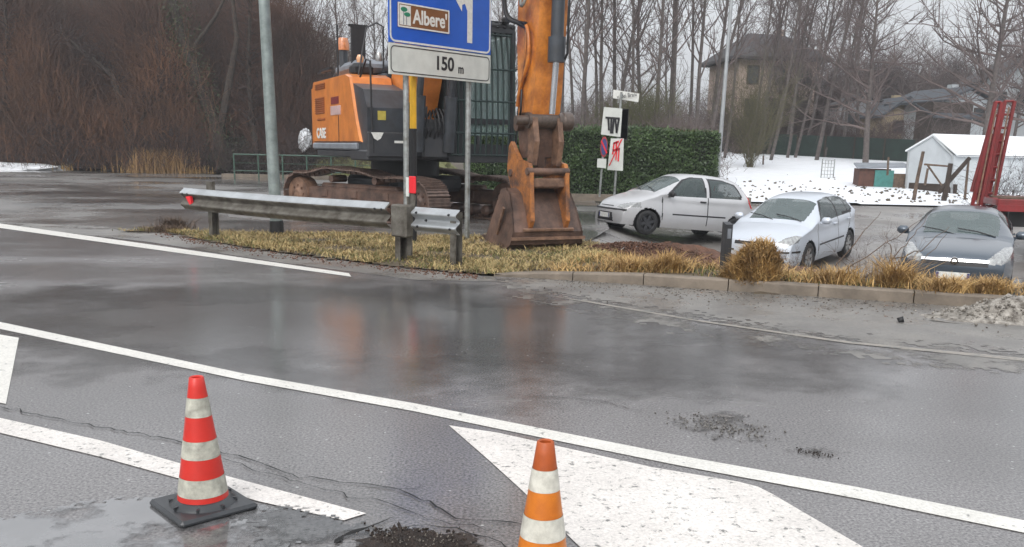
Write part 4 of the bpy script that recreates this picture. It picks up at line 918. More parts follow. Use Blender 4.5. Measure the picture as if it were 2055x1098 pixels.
for k in range(9): y=cy0+.05+k*(cy1-cy0-.1)/8; b.tube([(cx1+.1,y,4.04),(cx1-.3,y,4.2),(cx0+.3,y,4.2)],.018,5)
for x in (0,.5,1.0,1.5): b.tube([(cx1-.3-x*.8,cy0,4.21),(cx1-.3-x*.8,cy1,4.21)],.02,5)
P('roof_guard','black',b,cb)
for y in (cy0+.3,cy1-.2,cy0+.75): b=MB(); b.box((cx1+.05,y,4.2),(.12,.17,.13),bev=.03); P('work_lamp','black',b,cb)
b=MB(); b.tube([(cx1+.1,cy1+.06,1.6),(cx1+.2,cy1+.10,2.8),(cx1+.1,cy1+.08,3.9)],.028,8); b.tube([(cx1+.1,cy1,3.2),(cx1+.35,cy1+.30,3.4),(cx1+.3,cy1+.32,3.1)],.018,6); P('handrail','black',b,cb)
# stick; bucket centre around x = 6.9
BX=6.85
def zs(px,py): # height of a photo pixel at the stick's distance
    return W(px,py,14.95).z
stick=plank([(BX-.02,2.05,.50),(BX+.0,2.35,.58),(BX-.0,3.2,.74),(BX+.03,4.2,.80),(BX+.06,5.2,.82),(BX+.08,6.2,.75),(BX+.05,6.9,.45)],0,-.24,.24,'stick','orangedirty')
b=MB(); b.cyl((BX+.60,-.0,6.6),(BX+.54,0,3.15),.10,18); b.cyl((BX+.545,0,3.25),(BX+.54,0,2.88),.135,18); cy_=P('bucket_cylinder','darkgrey',b)
b=MB(); b.cyl((BX+.535,0,2.95),(BX+.44,0,2.12),.052,14); P('cylinder_rod','steel',b,cy_)
b=MB(); b.tube([(BX+.74,.05,6.4),(BX+.72,.1,4.0),(BX+.7,.1,3.0),(BX+.6,.1,2.9)],.02,6); P('hydraulic_hoses','black',b,cy_)
# hoses down the left flank of the stick
def hose(pts,r,m='orangedirty',nm='stick_hose'):
    b=MB(); pp=[]
    P_=[Vector(p) for p in pts]; P_=[P_[0]]+P_+[P_[-1]]
    for i in range(1,len(P_)-2):
        for t in np.linspace(0,1,7)[:-1]:
            a,b0_,c_,d_=P_[i-1],P_[i],P_[i+1],P_[i+2]
            pp.append(.5*((2*b0_)+(c_-a)*t+(2*a-5*b0_+4*c_-d_)*t*t+(3*b0_-a-3*c_+d_)*t**3))
    pp.append(P_[-2]); b.tube(pp,r,8); return P(nm,m,b,stick,60)
hose([(BX-.35,-.40,5.0),(BX-.45,-.45,4.2),(BX-.42,-.42,3.65),(BX-.2,-.30,3.50),(BX+.05,-.28,3.42)],.028,'black')
hose([(BX-.55,-.30,5.0),(BX-.62,-.36,4.2),(BX-.52,-.36,3.7),(BX-.3,-.28,3.55),(BX+.05,-.29,3.48)],.024,'black')
hose([(BX-.0,-.27,3.48),(BX+.16,-.30,3.3),(BX+.18,-.30,3.0),(BX+.05,-.29,2.75),(BX-.15,-.28,2.5),(BX-.25,-.27,2.25)],.030)
hose([(BX+.0,-.27,3.42),(BX+.05,-.29,3.1),(BX+.0,-.28,2.8),(BX-.10,-.27,2.6),(BX-.22,-.28,2.35)],.022,'rust')
hose([(BX+.05,-.28,4.9),(BX+.0,-.36,4.0),(BX+.10,-.40,3.72),(BX+.22,-.36,3.95),(BX+.28,-.27,4.9)],.026,'galv')
hose([(BX+.30,.28,4.9),(BX+.1,.42,4.2),(BX-.1,.3,3.7)],.024,'black')
hose([(BX-.1,-.27,2.5),(BX-.05,-.30,2.25),(BX-.12,-.28,2.1),(BX-.2,-.27,1.9)],.018,'black')
# pins and linkage
b=MB(); b.lathe([(0,-.50),(.07,-.50),(.08,-.30),(.12,-.30),(.12,.22),(.135,.22),(.135,.30),(.15,.32),(.15,.46),(.12,.50),(0,.50)],c=(BX+.18,0,2.02),n=22,axis='y'); P('linkage_pin',mat('greasy_pin',(.13,.10,.085),.4,.4,.3,20),b)
b=MB(); b.lathe([(0,-.36),(.09,-.36),(.09,.36),(0,.36)],c=(BX-.10,0,1.95),n=18,axis='y'); P('stick_pin','rustdark',b)
plank([(BX-.05,2.15,.42),(BX-.05,1.8,.40),(BX-.02,1.45,.30)],0,-.24,.24,'stick_nose','rustdark')  # the shadow low on the stick is put into this dark brown steel
plank([(BX+.2,2.05,.20),(BX+.28,1.7,.22),(BX+.22,1.35,.18)],0,-.26,-.17,'bucket_link','rustlight'); plank([(BX+.2,2.05,.20),(BX+.28,1.7,.22),(BX+.22,1.35,.18)],0,.17,.26,'bucket_link','rustlight')
plank([(BX+.1,1.95,.12),(BX+.05,1.25,.12)],0,-.06,.06,'centre_link','rustdark')
# quick coupler
cpl=MB()
for y in (-.33,.30): cpl.prism([(BX-.40,1.62),(BX-.32,1.70),(BX+.0,1.42),(BX+.34,1.36),(BX+.42,1.22),(BX+.40,1.00),(BX-.30,.98),(BX-.45,1.25)],y-.01,y+.06)
cq=P('coupler_plates','rust',cpl)
b=MB(); b.box((BX+.33,0,1.06),(.14,.66,.16),bev=.03); b.box((BX+.05,0,1.02),(.6,.6,.08)); P('coupler_crossbar','rustlight',b,cq)
b=MB(); b.lathe([(0,-.37),(.06,-.37),(.06,.37),(0,.37)],c=(BX+.36,0,1.24),n=14,axis='y'); b.lathe([(0,-.37),(.06,-.37),(.06,.37),(0,.37)],c=(BX-.28,0,1.2),n=14,axis='y'); P('coupler_pin','rustdark',b,cq)
# bucket: curved shell, two cheeks, ears, wear strip, teeth
outer=[(BX-.62,.10),(BX-.30,-.02),(BX+.15,-.03),(BX+.40,.10),(BX+.44,.30),(BX+.30,.62),(BX+.12,.90),(BX-.06,.97),(BX-.20,.94)]
inner=[(BX-.60,.14),(BX-.28,.03),(BX+.12,.03),(BX+.34,.14),(BX+.38,.30),(BX+.25,.60),(BX+.09,.84),(BX-.06,.91),(BX-.18,.89)]
def shell(y0t,y0b,y1t,y1b,m):
    b=MB(); n=len(outer); vs=[]
    wd=lambda z,t,bb: bb+(t-bb)*min(1,max(0,z/.95))
    for pr,q in ((outer,0),(inner,1)):
        for s_,(t_,b_) in enumerate(((y0t,y0b),(y1t,y1b))): vs+=[(x,wd(z,t_,b_),z) for x,z in pr]
    # outer left 0..n, outer right n.., inner left 2n.., inner right 3n..
    fs=[]
    for i in range(n-1): fs+=[(i,i+1,n+i+1,n+i),(2*n+i,3*n+i,3*n+i+1,2*n+i+1),(i,2*n+i,2*n+i+1,i+1),(n+i,n+i+1,3*n+i+1,3*n+i)]
    fs+=[(0,n,3*n,2*n),(n-1,3*n-1,4*n-1,2*n-1)]
    b.add(vs,fs); return P('bucket',m,b,ang=18)
bk=shell(-.55,-.66,.55,.66,'rustdark')
for s_ in (-1,1):
    b=MB(); wd=lambda z: s_*(.66+(-.11)*min(1,max(0,z/.95)))
    n=len(outer); vs=[(x,wd(z)+s_*.002,z) for x,z in outer]+[(x,wd(z)-s_*.03,z) for x,z in outer]
    b.add(vs,[tuple(range(n)),tuple(range(2*n-1,n-1,-1))]+[(i,(i+1)%n,n+(i+1)%n,n+i) for i in range(n)]); P('bucket_cheek','rustdark',b,bk)
    b=MB(); b.box((BX-.0,s_*.65,.45),(.5,.03,.06),M_=Matrix.Rotation(R(-60),4,'Y')); P('cheek_rib','rustlight',b,bk)
for y in (-.33,.30):
    b=MB(); b.prism([(BX-.28,.90),(BX-.26,1.22),(BX+.12,1.06),(BX+.30,1.26),(BX+.42,1.20),(BX+.50,.48),(BX+.42,.34),(BX+.30,.62),(BX+.12,.90)],y-.015,y+.055); P('bucket_ear','rust',b,bk)
b=MB(); b.box((BX+.455,0,.335),(.05,.9,.05),bev=.01,M_=Matrix.Rotation(R(10),4,'Y')); b.box((BX+.46,0,.20),(.03,1.32,.05)); P('wear_strip','rustlight',b,bk)
for k in range(5):
    y=-.56+.28*k; b=MB(); b.prism([(BX-.60,.08),(BX-.60,.16),(BX-.82,.16),(BX-.84,.13)],y-.05,y+.05); P('bucket_tooth','rustdark',b,bk)
# ================================================================= cars
def smooth_line(pts,step=.025,r=2):
    P=np.array(pts,float)
    for _ in range(r):
        Q=[P[0]]
        for a,b in zip(P[:-1],P[1:]): Q+= [a*.75+b*.25,a*.25+b*.75]
        Q.append(P[-1]); P=np.array(Q)
    s=np.concatenate([[0],np.cumsum(np.linalg.norm(np.diff(P,axis=0),axis=1))]); n=int(s[-1]/step)
    u=np.linspace(0,s[-1],n+1); return np.stack([np.interp(u,s,P[:,0]),np.interp(u,s,P[:,1])],-1)
def inpoly(P,x,y): return inside(P,x,y)
def car(name,S,loc,rz,label,paint):
    t=root(name,loc,rz,label,'car')
    L,Wd=S['L'],S['W']; prof=smooth_line(S['prof']); z0=.20
    nS=len(prof); nl,nu=22,44
    def belt(x): return np.interp(x,S['belt'][0],S['belt'][1])
    a=np.array([]); rows=[]
    for (x,zt) in prof:
        hw=Wd/2*(1-.17*max(0,1-x/.8)**2.6-.13*max(0,1-(L-x)/.6)**2.6)
        zs_=max(z0+.01,min(belt(x),zt-.09)); hgt_=zt-zs_
        gh=min(1,max(0,(hgt_-.12)/.25))        # 1 where the roof is
        row=[]
        for i in range(nl):
            z=z0+(zs_-z0)*i/nl; q=(z-z0)/(.95-z0)
            y=hw*(.955+.045*math.sin(math.pi*min(1,q*1.15+.08)))
            if z<.34: y-=.03*((.34-z)/.14)**1.5
            y+=-.035*gh*max(0,(z-(zs_-.12))/.12)**2
            row.append((x,y,z,0,z))
        ytop=hw*(.955+.045*math.sin(math.pi*min(1,(zs_-z0)/(.95-z0)*1.15+.08)))-.035*gh
        n=2.3*(1-gh)+3.4*gh
        for i in range(nu):
            th=math.pi/2*i/(nu-1); sz=math.sin(th)**(2/n); sy=max(0,math.cos(th))**(2/n)
            if i==nu-1: sy=0;sz=1
            y=ytop*sy*(1-.20*gh*sz); z=zs_+hgt_*sz
            row.append((x,y,z,sz,zs_))
        rows.append(row)
    A=np.array(rows)                                   # nS, m, 5
    # plan-view bow of the nose and tail
    yy=np.abs(A[:,:,1])/(Wd/2); xx=A[:,:,0].copy()
    A[:,:,0]=xx+.20*yy**3*np.clip(1-xx/1.1,0,1)-.14*yy**3*np.clip(1-(L-xx)/.9,0,1)
    full=np.concatenate([A[:,:,:],A[:,::-1,:][:,1:,:]],1); m=A.shape[1]; M_=full.shape[1]
    full[:,m:,1]*=-1
    X0=np.concatenate([xx,xx[:,::-1][:,1:]],1)
    i=(np.arange(nS-1)[:,None]*M_+np.arange(M_-1)[None,:]).ravel(); Fa=np.stack([i,i+1,i+M_+1,i+M_],-1)
    V=full[:,:,:3].reshape(-1,3); Sx=full[:,:,3].ravel(); xo=X0.ravel()
    C=V[Fa].mean(1); s=Sx[Fa].mean(1); xc=xo[Fa].mean(1); ay=np.abs(C[:,1]); z=C[:,2]
    N=np.cross(V[Fa[:,1]]-V[Fa[:,0]],V[Fa[:,3]]-V[Fa[:,0]]); N/=np.maximum(np.linalg.norm(N,axis=1,keepdims=True),1e-9); N*=np.sign((N*(C-np.array([L/2,0,.7]))).sum(1,keepdims=True))
    part=np.zeros(len(Fa),int)                          # 0 body
    names={0:('body',paint)}
    side=np.abs(N[:,1])>.45
    for k,(nm,mt,kind,poly) in enumerate(S['parts'],1):
        names[k]=(nm,mt)
        if kind=='side': sel=inpoly(poly,C[:,0],z)&side
        elif kind=='sideleft': sel=inpoly(poly,C[:,0],z)&side&(C[:,1]>0)
        elif kind=='front': sel=inpoly(poly,ay,z)&(xc<S.get('fx',.62))
        elif kind=='rear': sel=inpoly(poly,ay,z)&(xc>L-.6)
        elif kind=='screen':
            x0_,x1_,sm=poly; sel=(xc>x0_)&(xc<x1_)&(s>sm)&(ay<np.interp(xc,[x0_,x1_],[Wd/2*.80,Wd/2*.68]) )
        part[sel]=k
    for cxa in S['axles']:
        r=np.hypot(C[:,0]-cxa,z-S['wr']); part[(r<S['wr']+.055)&(ay>Wd/2*.5)&(z<S['wr']*2+.2)&(s<.5)]=-1
    V2=V.copy(); V2[:,0]-=L/2
    body=None
    for k in sorted(names):
        sel=part==k
        if not sel.any(): continue
        nm,mt=names[k]
        f=Fa[sel]; comps=[f]
        if nm in('headlamp','rear_lamp','side_window','rear_quarter_window','fog_lamp','side_strip','door_line','window_seal'):   # one object per side
            sd=C[sel][:,1]>0; comps=[f[sd],f[~sd]]
        for f in comps:
            if len(f)==0: continue
            u,inv=np.unique(f,return_inverse=True); ob=npmesh(nm,V2[u],inv.reshape(f.shape),mt,t if k==0 else t,True)
            if k==0: body=ob
    # strips that follow the nose
    fr_=(X0.ravel()<.75); FV=full.reshape(-1,5)[fr_]
    for (nm,mt,zc0,hh,ya,yb_,proud) in S.get('nose',()):
        b=MB(); ys_=np.linspace(ya,yb_,26); vs=[]
        for yv in ys_:
            for zz in (zc0-hh/2,zc0+hh/2):
                dd=(FV[:,1]-yv)**2+(FV[:,2]-zz)**2; kk=np.argsort(dd)[:3]; xx_=FV[kk,0].min()
                vs.append([xx_-L/2,yv,zz])
        A_=np.array(vs); 
        for q_ in range(2):
            xs_=A_[q_::2,0]; A_[q_::2,0]=np.convolve(np.pad(xs_,3,'edge'),np.ones(7)/7,'valid')
        A_[:,0]-=proud; Bk=A_.copy(); Bk[:,0]+=.05; n=len(ys_)*2
        vv=[tuple(v) for v in A_]+[tuple(v) for v in Bk]
        fs=[(2*i,2*i+2,2*i+3,2*i+1) for i in range(len(ys_)-1)]+[(2*i,2*i+2,n+2*i+2,n+2*i) for i in range(len(ys_)-1)]+[(2*i+1,2*i+3,n+2*i+3,n+2*i+1) for i in range(len(ys_)-1)]+[(0,1,n+1,n),(n-2,n-1,2*n-1,2*n-2)]
        b.add(vv,fs); P(nm,mt,b,t,40)
    # wheel arches: liners
    for cxa in S['axles']:
        for sd in (-1,1):
            b=MB(); r=S['wr']+.055; ww=Wd/2
            arc=[(cxa-L/2+r*math.cos(a_),S['wr']+r*math.sin(a_)) for a_ in np.linspace(R(-18),R(198),22)]
            vs=[(x,sd*(ww-.02),z_) for x,z_ in arc]+[(x,sd*(ww-.30),z_) for x,z_ in arc]; n=len(arc)
            b.add(vs,[(j,j+1,n+j+1,n+j) for j in range(n-1)]+[tuple(range(n,2*n))]); P('wheel_arch','black',b,t)
    b=MB(); b.box((0,0,.25),(L-.35,Wd-.42,.10)); P('underbody','black',b,t)
    # wheels
    for cxa in S['axles']:
        for sd in (-1,1):
            wr=S['wr']; c=(cxa-L/2,sd*(Wd/2-.105),wr)
            b=MB(); b.lathe([(wr*.66,-.085),(wr*.9,-.095),(wr*.98,-.075),(wr,-.04),(wr,.04),(wr*.98,.075),(wr*.9,.095),(wr*.66,.085)],c=c,n=36,axis='y'); w=P('wheel','tyre',b,t,60)
            b=MB(); yo=sd*.07; b.lathe([(wr*.67,yo*1.1),(wr*.62,yo*.9),(wr*.60,yo*.3),(0,yo*.2)],c=c,n=30,axis='y'); P('rim_well','blacksteel',b,w,40)
            b=MB()
            ns=S.get('spokes',7)
            for k in range(ns):
                a_=2*math.pi*k/ns+.2; dx,dz=math.cos(a_),math.sin(a_); b.box((c[0]+dx*wr*.35,c[1]+yo*.95,c[2]+dz*wr*.35),(wr*.55,.02,S.get('spw',.055)),M_=Matrix.Rotation(-a_,4,'Y'))
            b.lathe([(wr*.67,yo*1.12-.006),(wr*.67,yo*1.12+.006),(wr*.58,yo*1.05+.004),(wr*.58,yo*1.05-.008)],c=c,n=30,axis='y'); b.lathe([(0,yo*1.1),(.05,yo*1.08),(.06,yo*.9)],c=c,n=14,axis='y')
            P('rim',S.get('rimmat','alloy'),b,w,40)
    # mirrors, handles, plate, wipers, seats
    mx,mz=S['mirror']; 
    for sd in (-1,1):
        b=MB(); b.box((mx-L/2,sd*(Wd/2+.075),mz),(.12,.20,.14),bev=.045); b.box((mx-L/2+.02,sd*(Wd/2-.04),mz-.05),(.07,.14,.04)); P('mirror',S['mirmat'],b,t,60)
    for hx_,hz_ in S['handles']:
        for sd in (-1,1): b=MB(); b.box((hx_-L/2,sd*(Wd/2-.018),hz_),(.17,.035,.035),bev=.012); P('door_handle',S['hanmat'],b,t)
    px_,pz_,py_=S['plate']
    b=MB(); b.box((px_-L/2,py_,pz_),(.016,.50,.11)); pl_=P('number_plate','letterw',b,t)
    for sd,nm in ((1,'l'),(-1,'r')): b=MB(); b.box((px_-L/2-.004,py_+sd*.228,pz_),(.012,.04,.10)); P('blue_band',K['faded_blue'] if 'faded_blue' in K else bpy.data.materials['faded_blue'],b,pl_)
    b=MB()
    x0_,zw=S['cowl']
    for (ya,yb_) in ((-.55,.05),(.05,.62)): b.tube([(x0_-L/2+.0,ya,zw+.015),(x0_-L/2+.10,(ya+yb_)/2,zw+.085),(x0_-L/2+.17,yb_,zw+.12)],.010,5)
    P('wipers','black',b,t)
    for sd in (-1,1):
        b=MB(); b.box((S['seat']-L/2,sd*.36,.62),(.5,.48,.2),bev=.06); b.box((S['seat']+.28-L/2,sd*.36,.92),(.16,.48,.62),bev=.07,M_=Matrix.Rotation(R(14),4,'Y')); b.box((S['seat']+.37-L/2,sd*.36,1.26),(.09,.24,.17),bev=.04); P('front_seat','seat',b,t)
    b=MB(); b.box((S['seat']+1.0-L/2,0,.85),(.3,1.2,.6),bev=.08); P('rear_seat','seat',b,t)
    b=MB(); b.box((S['seat']-.75-L/2,0,.82),(.45,Wd-.35,.22),bev=.06); P('dashboard','seat',b,t)
    b=MB(); b.tube([(S['seat']-.42-L/2+.18*.3*math.cos(q_),.36*-1+.18*math.sin(q_),.98+.17*math.cos(q_)) for q_ in np.linspace(0,2*math.pi,19)],.014,6); P('steering_wheel','black',b,t)
    return t,L
punto=dict(nose=[('bumper_strip','black',.53,.035,-.72,.72,.012),('bumper_intake','black',.34,.14,-.34,.34,.006),('grille','black',.60,.012,-.30,.30,.004)],L=3.80,W=1.66,wr=.285,axles=(.72,3.18),
 prof=[(0.02,.20),(0.0,.32),(0.0,.50),(.05,.60),(.13,.69),(.28,.78),(.55,.88),(.82,.955),(.93,.995),(1.60,1.41),(1.88,1.485),(2.45,1.505),(2.9,1.49),(3.22,1.44),(3.38,1.35),(3.62,.98),(3.74,.86),(3.79,.70),(3.80,.45),(3.76,.2)],
 belt=([0,.9,3.0,3.8],[.90,.925,.99,1.0]),mirror=(1.22,.98),handles=[(2.16,.86)],mirmat='black',hanmat='black',plate=(.0,.37,0),cowl=(.94,.99),seat=1.75,spokes=6,spw=.07,rimmat='blacksteel',
 parts=[('windscreen','sglass','screen',(.96,1.61,.78)),('rear_window','glass','screen',(3.36,3.62,.72)),
  ('window_seal','black','side',[(1.16,.945),(1.66,1.335),(1.90,1.41),(2.25,1.425),(2.27,.965)]),
  ('side_window','glass','side',[(1.26,.965),(1.71,1.325),(1.92,1.39),(2.22,1.405),(2.24,.98)]),
  ('window_seal','black','side',[(2.36,.975),(2.36,1.42),(2.80,1.41),(3.12,1.33),(3.30,1.04),(3.22,1.0)]),
  ('rear_quarter_window','glass','side',[(2.40,.995),(2.40,1.395),(2.79,1.385),(3.08,1.31),(3.24,1.07),(3.17,1.02)]),
  ('door_line','black','side',[(2.30,.30),(2.30,.97),(2.322,.97),(2.322,.30)]),
  ('door_line','black','side',[(1.07,.36),(1.04,.90),(1.062,.90),(1.092,.36)]),
  ('side_strip','black','side',[(1.35,.50),(1.35,.545),(2.85,.57),(2.80,.525)]),
  ('headlamp','lamp','front',[(.44,.575),(.44,.62),(.60,.695),(.78,.74),(.80,.62),(.62,.56)]),
  ('lower_grille','black','front',[(0,.24),(0,.44),(.34,.44),(.40,.24)]),
  ('rear_lamp','lampred','side',[(3.46,.95),(3.30,1.35),(3.40,1.32),(3.62,1.0),(3.68,.80),(3.56,.80)])])
golf=dict(nose=[('grille','black',.655,.07,-.40,.40,.006),('chrome_trim','chrome',.692,.012,-.40,.40,.008),('bumper_strip','black',.50,.035,-.84,-.40,.010),('bumper_strip','black',.50,.035,.40,.84,.010),('bumper_intake','black',.33,.12,-.62,.62,.005)],L=4.20,W=1.76,wr=.315,axles=(.86,3.44),
 prof=[(0.02,.20),(0,.34),(0,.54),(.04,.69),(.14,.78),(.40,.87),(.8,.94),(1.12,.985),(1.95,1.41),(2.2,1.455),(2.6,1.485),(3.2,1.465),(3.6,1.40),(3.78,1.32),(4.0,1.02),(4.12,.93),(4.18,.75),(4.2,.45),(4.16,.2)],
 belt=([0,.9,3.4,4.2],[.93,.95,1.02,1.03]),mirror=(1.50,1.02),handles=[(2.40,.88),(3.30,.91)],mirmat='silverblue',hanmat='silverblue',plate=(-.0,.42,0),cowl=(1.15,1.0),seat=2.0,spokes=7,
 parts=[('windscreen','sglass','screen',(1.18,1.96,.78)),('rear_window','glass','screen',(3.76,4.0,.72)),
  ('window_seal','black','side',[(1.50,.985),(2.05,1.36),(2.3,1.42),(2.62,1.435),(3.15,1.425),(3.52,1.36),(3.66,1.10),(3.60,1.045)]),
  ('side_window','glass','side',[(1.60,1.01),(2.10,1.345),(2.32,1.40),(2.58,1.41),(2.60,1.025)]),
  ('side_window','glass','side',[(2.68,1.03),(2.68,1.41),(3.14,1.40),(3.24,1.375),(3.34,1.055)]),
  ('rear_quarter_window','glass','side',[(3.39,1.06),(3.30,1.37),(3.48,1.33),(3.60,1.10)]),
  ('door_line','black','side',[(2.635,.32),(2.635,1.02),(2.66,1.02),(2.66,.32)]),
  ('door_line','black','side',[(1.36,.32),(1.34,.95),(1.365,.95),(1.385,.32)]),
  ('door_line','black','side',[(3.20,.55),(3.44,.78),(3.50,1.02),(3.475,1.02),(3.41,.79),(3.18,.57)]),
  ('side_strip','black','side',[(1.42,.50),(1.42,.545),(3.0,.565),(2.98,.52)]),
  ('headlamp','lamp','front',[(.50,.62),(.49,.70),(.58,.77),(.72,.81),(.82,.79),(.80,.68),(.66,.605)]),
  ('lower_grille','black','front',[(0,.24),(0,.36),(.60,.38),(.66,.30),(.60,.24)]),
  ('rear_lamp','lampred','side',[(3.86,.88),(3.86,1.06),(3.98,1.05),(4.2,.95),(4.2,.82)])])
astra=dict(nose=[('grille','black',.64,.11,-.50,.50,.006),('chrome_bar','chrome',.675,.042,-.50,.50,.016),('bumper_intake','black',.33,.14,-.58,.58,.005)],L=4.25,W=1.753,wr=.315,axles=(.90,3.51),fx=.78,
 prof=[(0.02,.20),(0,.34),(0,.58),(.03,.71),(.12,.79),(.40,.87),(.8,.94),(1.15,.99),(2.0,1.39),(2.25,1.43),(2.6,1.46),(3.2,1.43),(3.6,1.36),(3.85,1.26),(4.05,1.0),(4.17,.92),(4.23,.75),(4.25,.45),(4.2,.2)],
 belt=([0,.9,3.4,4.25],[.93,.95,1.03,1.04]),mirror=(1.52,1.02),handles=[(2.45,.88),(3.35,.91)],mirmat='greyblue',hanmat='greyblue',plate=(-.02,.42,.0),cowl=(1.15,.985),seat=2.05,spokes=5,spw=.075,
 parts=[('windscreen','sglass','screen',(1.18,2.0,.78)),('rear_window','glass','screen',(3.84,4.05,.72)),
  ('window_seal','black','side',[(1.52,.98),(2.10,1.345),(2.35,1.395),(2.65,1.41),(3.2,1.39),(3.55,1.31),(3.72,1.10),(3.62,1.05)]),
  ('side_window','glass','side',[(1.64,1.005),(2.14,1.33),(2.37,1.375),(2.60,1.385),(2.62,1.025)]),
  ('side_window','glass','side',[(2.70,1.03),(2.70,1.38),(3.18,1.365),(3.44,1.30),(3.56,1.08)]),
  ('door_line','black','side',[(2.65,.32),(2.65,1.02),(2.675,1.02),(2.675,.32)]),
  ('door_line','black','side',[(1.38,.32),(1.36,.95),(1.385,.95),(1.405,.32)]),
  ('headlamp','lamp','front',[(.50,.63),(.47,.70),(.58,.79),(.70,.87),(.87,.88),(.88,.75),(.70,.63)]),
  ('lower_grille','black','front',[(0,.24),(0,.38),(.55,.38),(.60,.24)]),
  ('fog_lamp','black','front',[(.66,.30),(.66,.40),(.82,.42),(.84,.32)]),
  ('rear_lamp','lampred','side',[(3.90,.88),(3.88,1.08),(4.0,1.06),(4.25,.95),(4.25,.82)])])
def place_car(S,fwd,wheelxy,name,label,paint,zoff=0):
    f=Vector((*fwd,0)).normalized(); L=S['L']
    # nose is at local -x; front left wheel contact is given
    left=Vector((-f.y,f.x,0)); c=Vector((*wheelxy,0))-left*(S['W']/2-.1)-f*(L/2-S['axles'][0])
    rz=math.atan2(-f.y,-f.x)
    t,_=car(name,S,(c.x,c.y,0),rz,label,paint)
    zf=float(hgt(*(c+f*1.3).xy));zr=float(hgt(*(c-f*1.3).xy)); t.location.z=(zf+zr)/2+.012+zoff
    t.rotation_euler=(0,math.atan2(zf-zr,2.6),rz); return t
fl=lambda px,Dp: (lambda w:(w.x,w.y))(W(px,470,Dp))
place_car(punto,(-.93,-.37),fl(1293,21.0),'parked_car','silver three door hatchback parked beside the hedge with black door strip','silver')
place_car(golf,(-.60,-.80),fl(1620,18.3),'parked_car','bright silver five door hatchback parked behind the straw tussock','silverblue')
at=place_car(astra,(-.47,-.883),fl(2030,15.1),'parked_car','grey blue hatchback with chrome grille bar parked facing the kerb at right','greyblue',.07)
b=MB(); b.lathe([(.035,-.008),(.055,-.008),(.06,0),(.055,.008),(.035,.008)],c=(0,0,0),n=20,axis='y'); o_=P('emblem_ring','chrome',b,at); o_.location=(-4.25/2-.014,0,.665); o_.rotation_euler=(0,0,R(90))
# ================================================================= low loader trailer with raised ramps
tD=21.5; tb=W(1985,400,tD); lotb=float(hgt(tb.x,tb.y))
tr=root('low_loader_trailer',(tb.x,tb.y,lotb),R(-14),'red low loader trailer with its loading ramps folded upright behind the grey car','trailer')
deckz=tb.z-lotb
b=MB(); b.box((3.4,.0,deckz-.02),(7.0,2.4,.16),bev=.02); b.box((3.4,-1.2,deckz-.14),(7.0,.10,.14)); P('deck','machred',b,tr)
b=MB(); b.box((3.4,-1.05,deckz+.075),(6.9,.25,.04)); b.box((3.4,-.3,deckz+.075),(6.9,.25,.04)); P('deck_planks','wood',b,tr)
b=MB(); b.box((3.6,-.6,deckz-.38),(6.6,.12,.4)); b.box((3.6,.6,deckz-.38),(6.6,.12,.4)); P('chassis','black',b,tr)
for x in (1.6,2.6,3.6):
    for y in (-.95,.95):
        b=MB(); b.lathe([(.25,-.14),(.36,-.14),(.40,-.08),(.40,.08),(.36,.14),(.25,.14)],c=(x,y,.40),n=26,axis='y'); w=P('wheel','tyre',b,tr); b=MB(); b.lathe([(.25,-.12),(.2,-.05),(.0,-.04)],c=(x,y,.40),n=20,axis='y'); P('rim','machred',b,w)
T0=Vector(tr.location); Rz=Matrix.Rotation(R(-14),3,'Z').inverted()
def TL(px,py,dd): return Rz@(W(px,py,tD+dd)-T0)
for (a,bq,tp,tq,dd) in (((1951,412),(1967,412),(1998,205),(2010,205),-.35),((1973,414),(1992,414),(2017,203),(2036,203),.15)):
    p0,p1,q0,q1_=TL(*a,dd),TL(*bq,dd),TL(*tp,dd),TL(*tq,dd)
    b=MB()
    for u,v in ((p0,q0),(p1,q1_)):
        dv=(v-u).normalized(); mid=(u+v)/2; Mz=dv.to_track_quat('Z','Y').to_matrix().to_4x4(); b.box(tuple(mid),(.065,.065,(v-u).length),M_=Mz)
    rp=P('ramp','machred',b,tr)
    b=MB()
    for k in range(9):
        u=k/8; a0=p0.lerp(q0,u)+Vector((0,.05,0)); a1=p1.lerp(q1_,u)+Vector((0,.05,0)); b.tube([a0,a1],.03,6)
    P('ramp_rungs','machred',b,rp)
    b=MB(); dv=(q0-p0); b.tube([p0+dv*.05+Vector((.1,.15,0)),p0+dv*.7+Vector((.12,.15,0))],.05,8); P('ramp_brace','machred',b,rp)
b=MB(); b.tube([TL(1961,410,-.5),TL(1999,222,-.5)],.018,6); b.tube([TL(1990,410,-.1),TL(2025,215,-.1)],.018,6); P('ramp_spring','rustlight',b,tr)
b=MB(); b.tube([TL(1950,385,-.1),TL(1988,250,-.1)],.045,8); P('lift_cylinder','machred',b,tr)
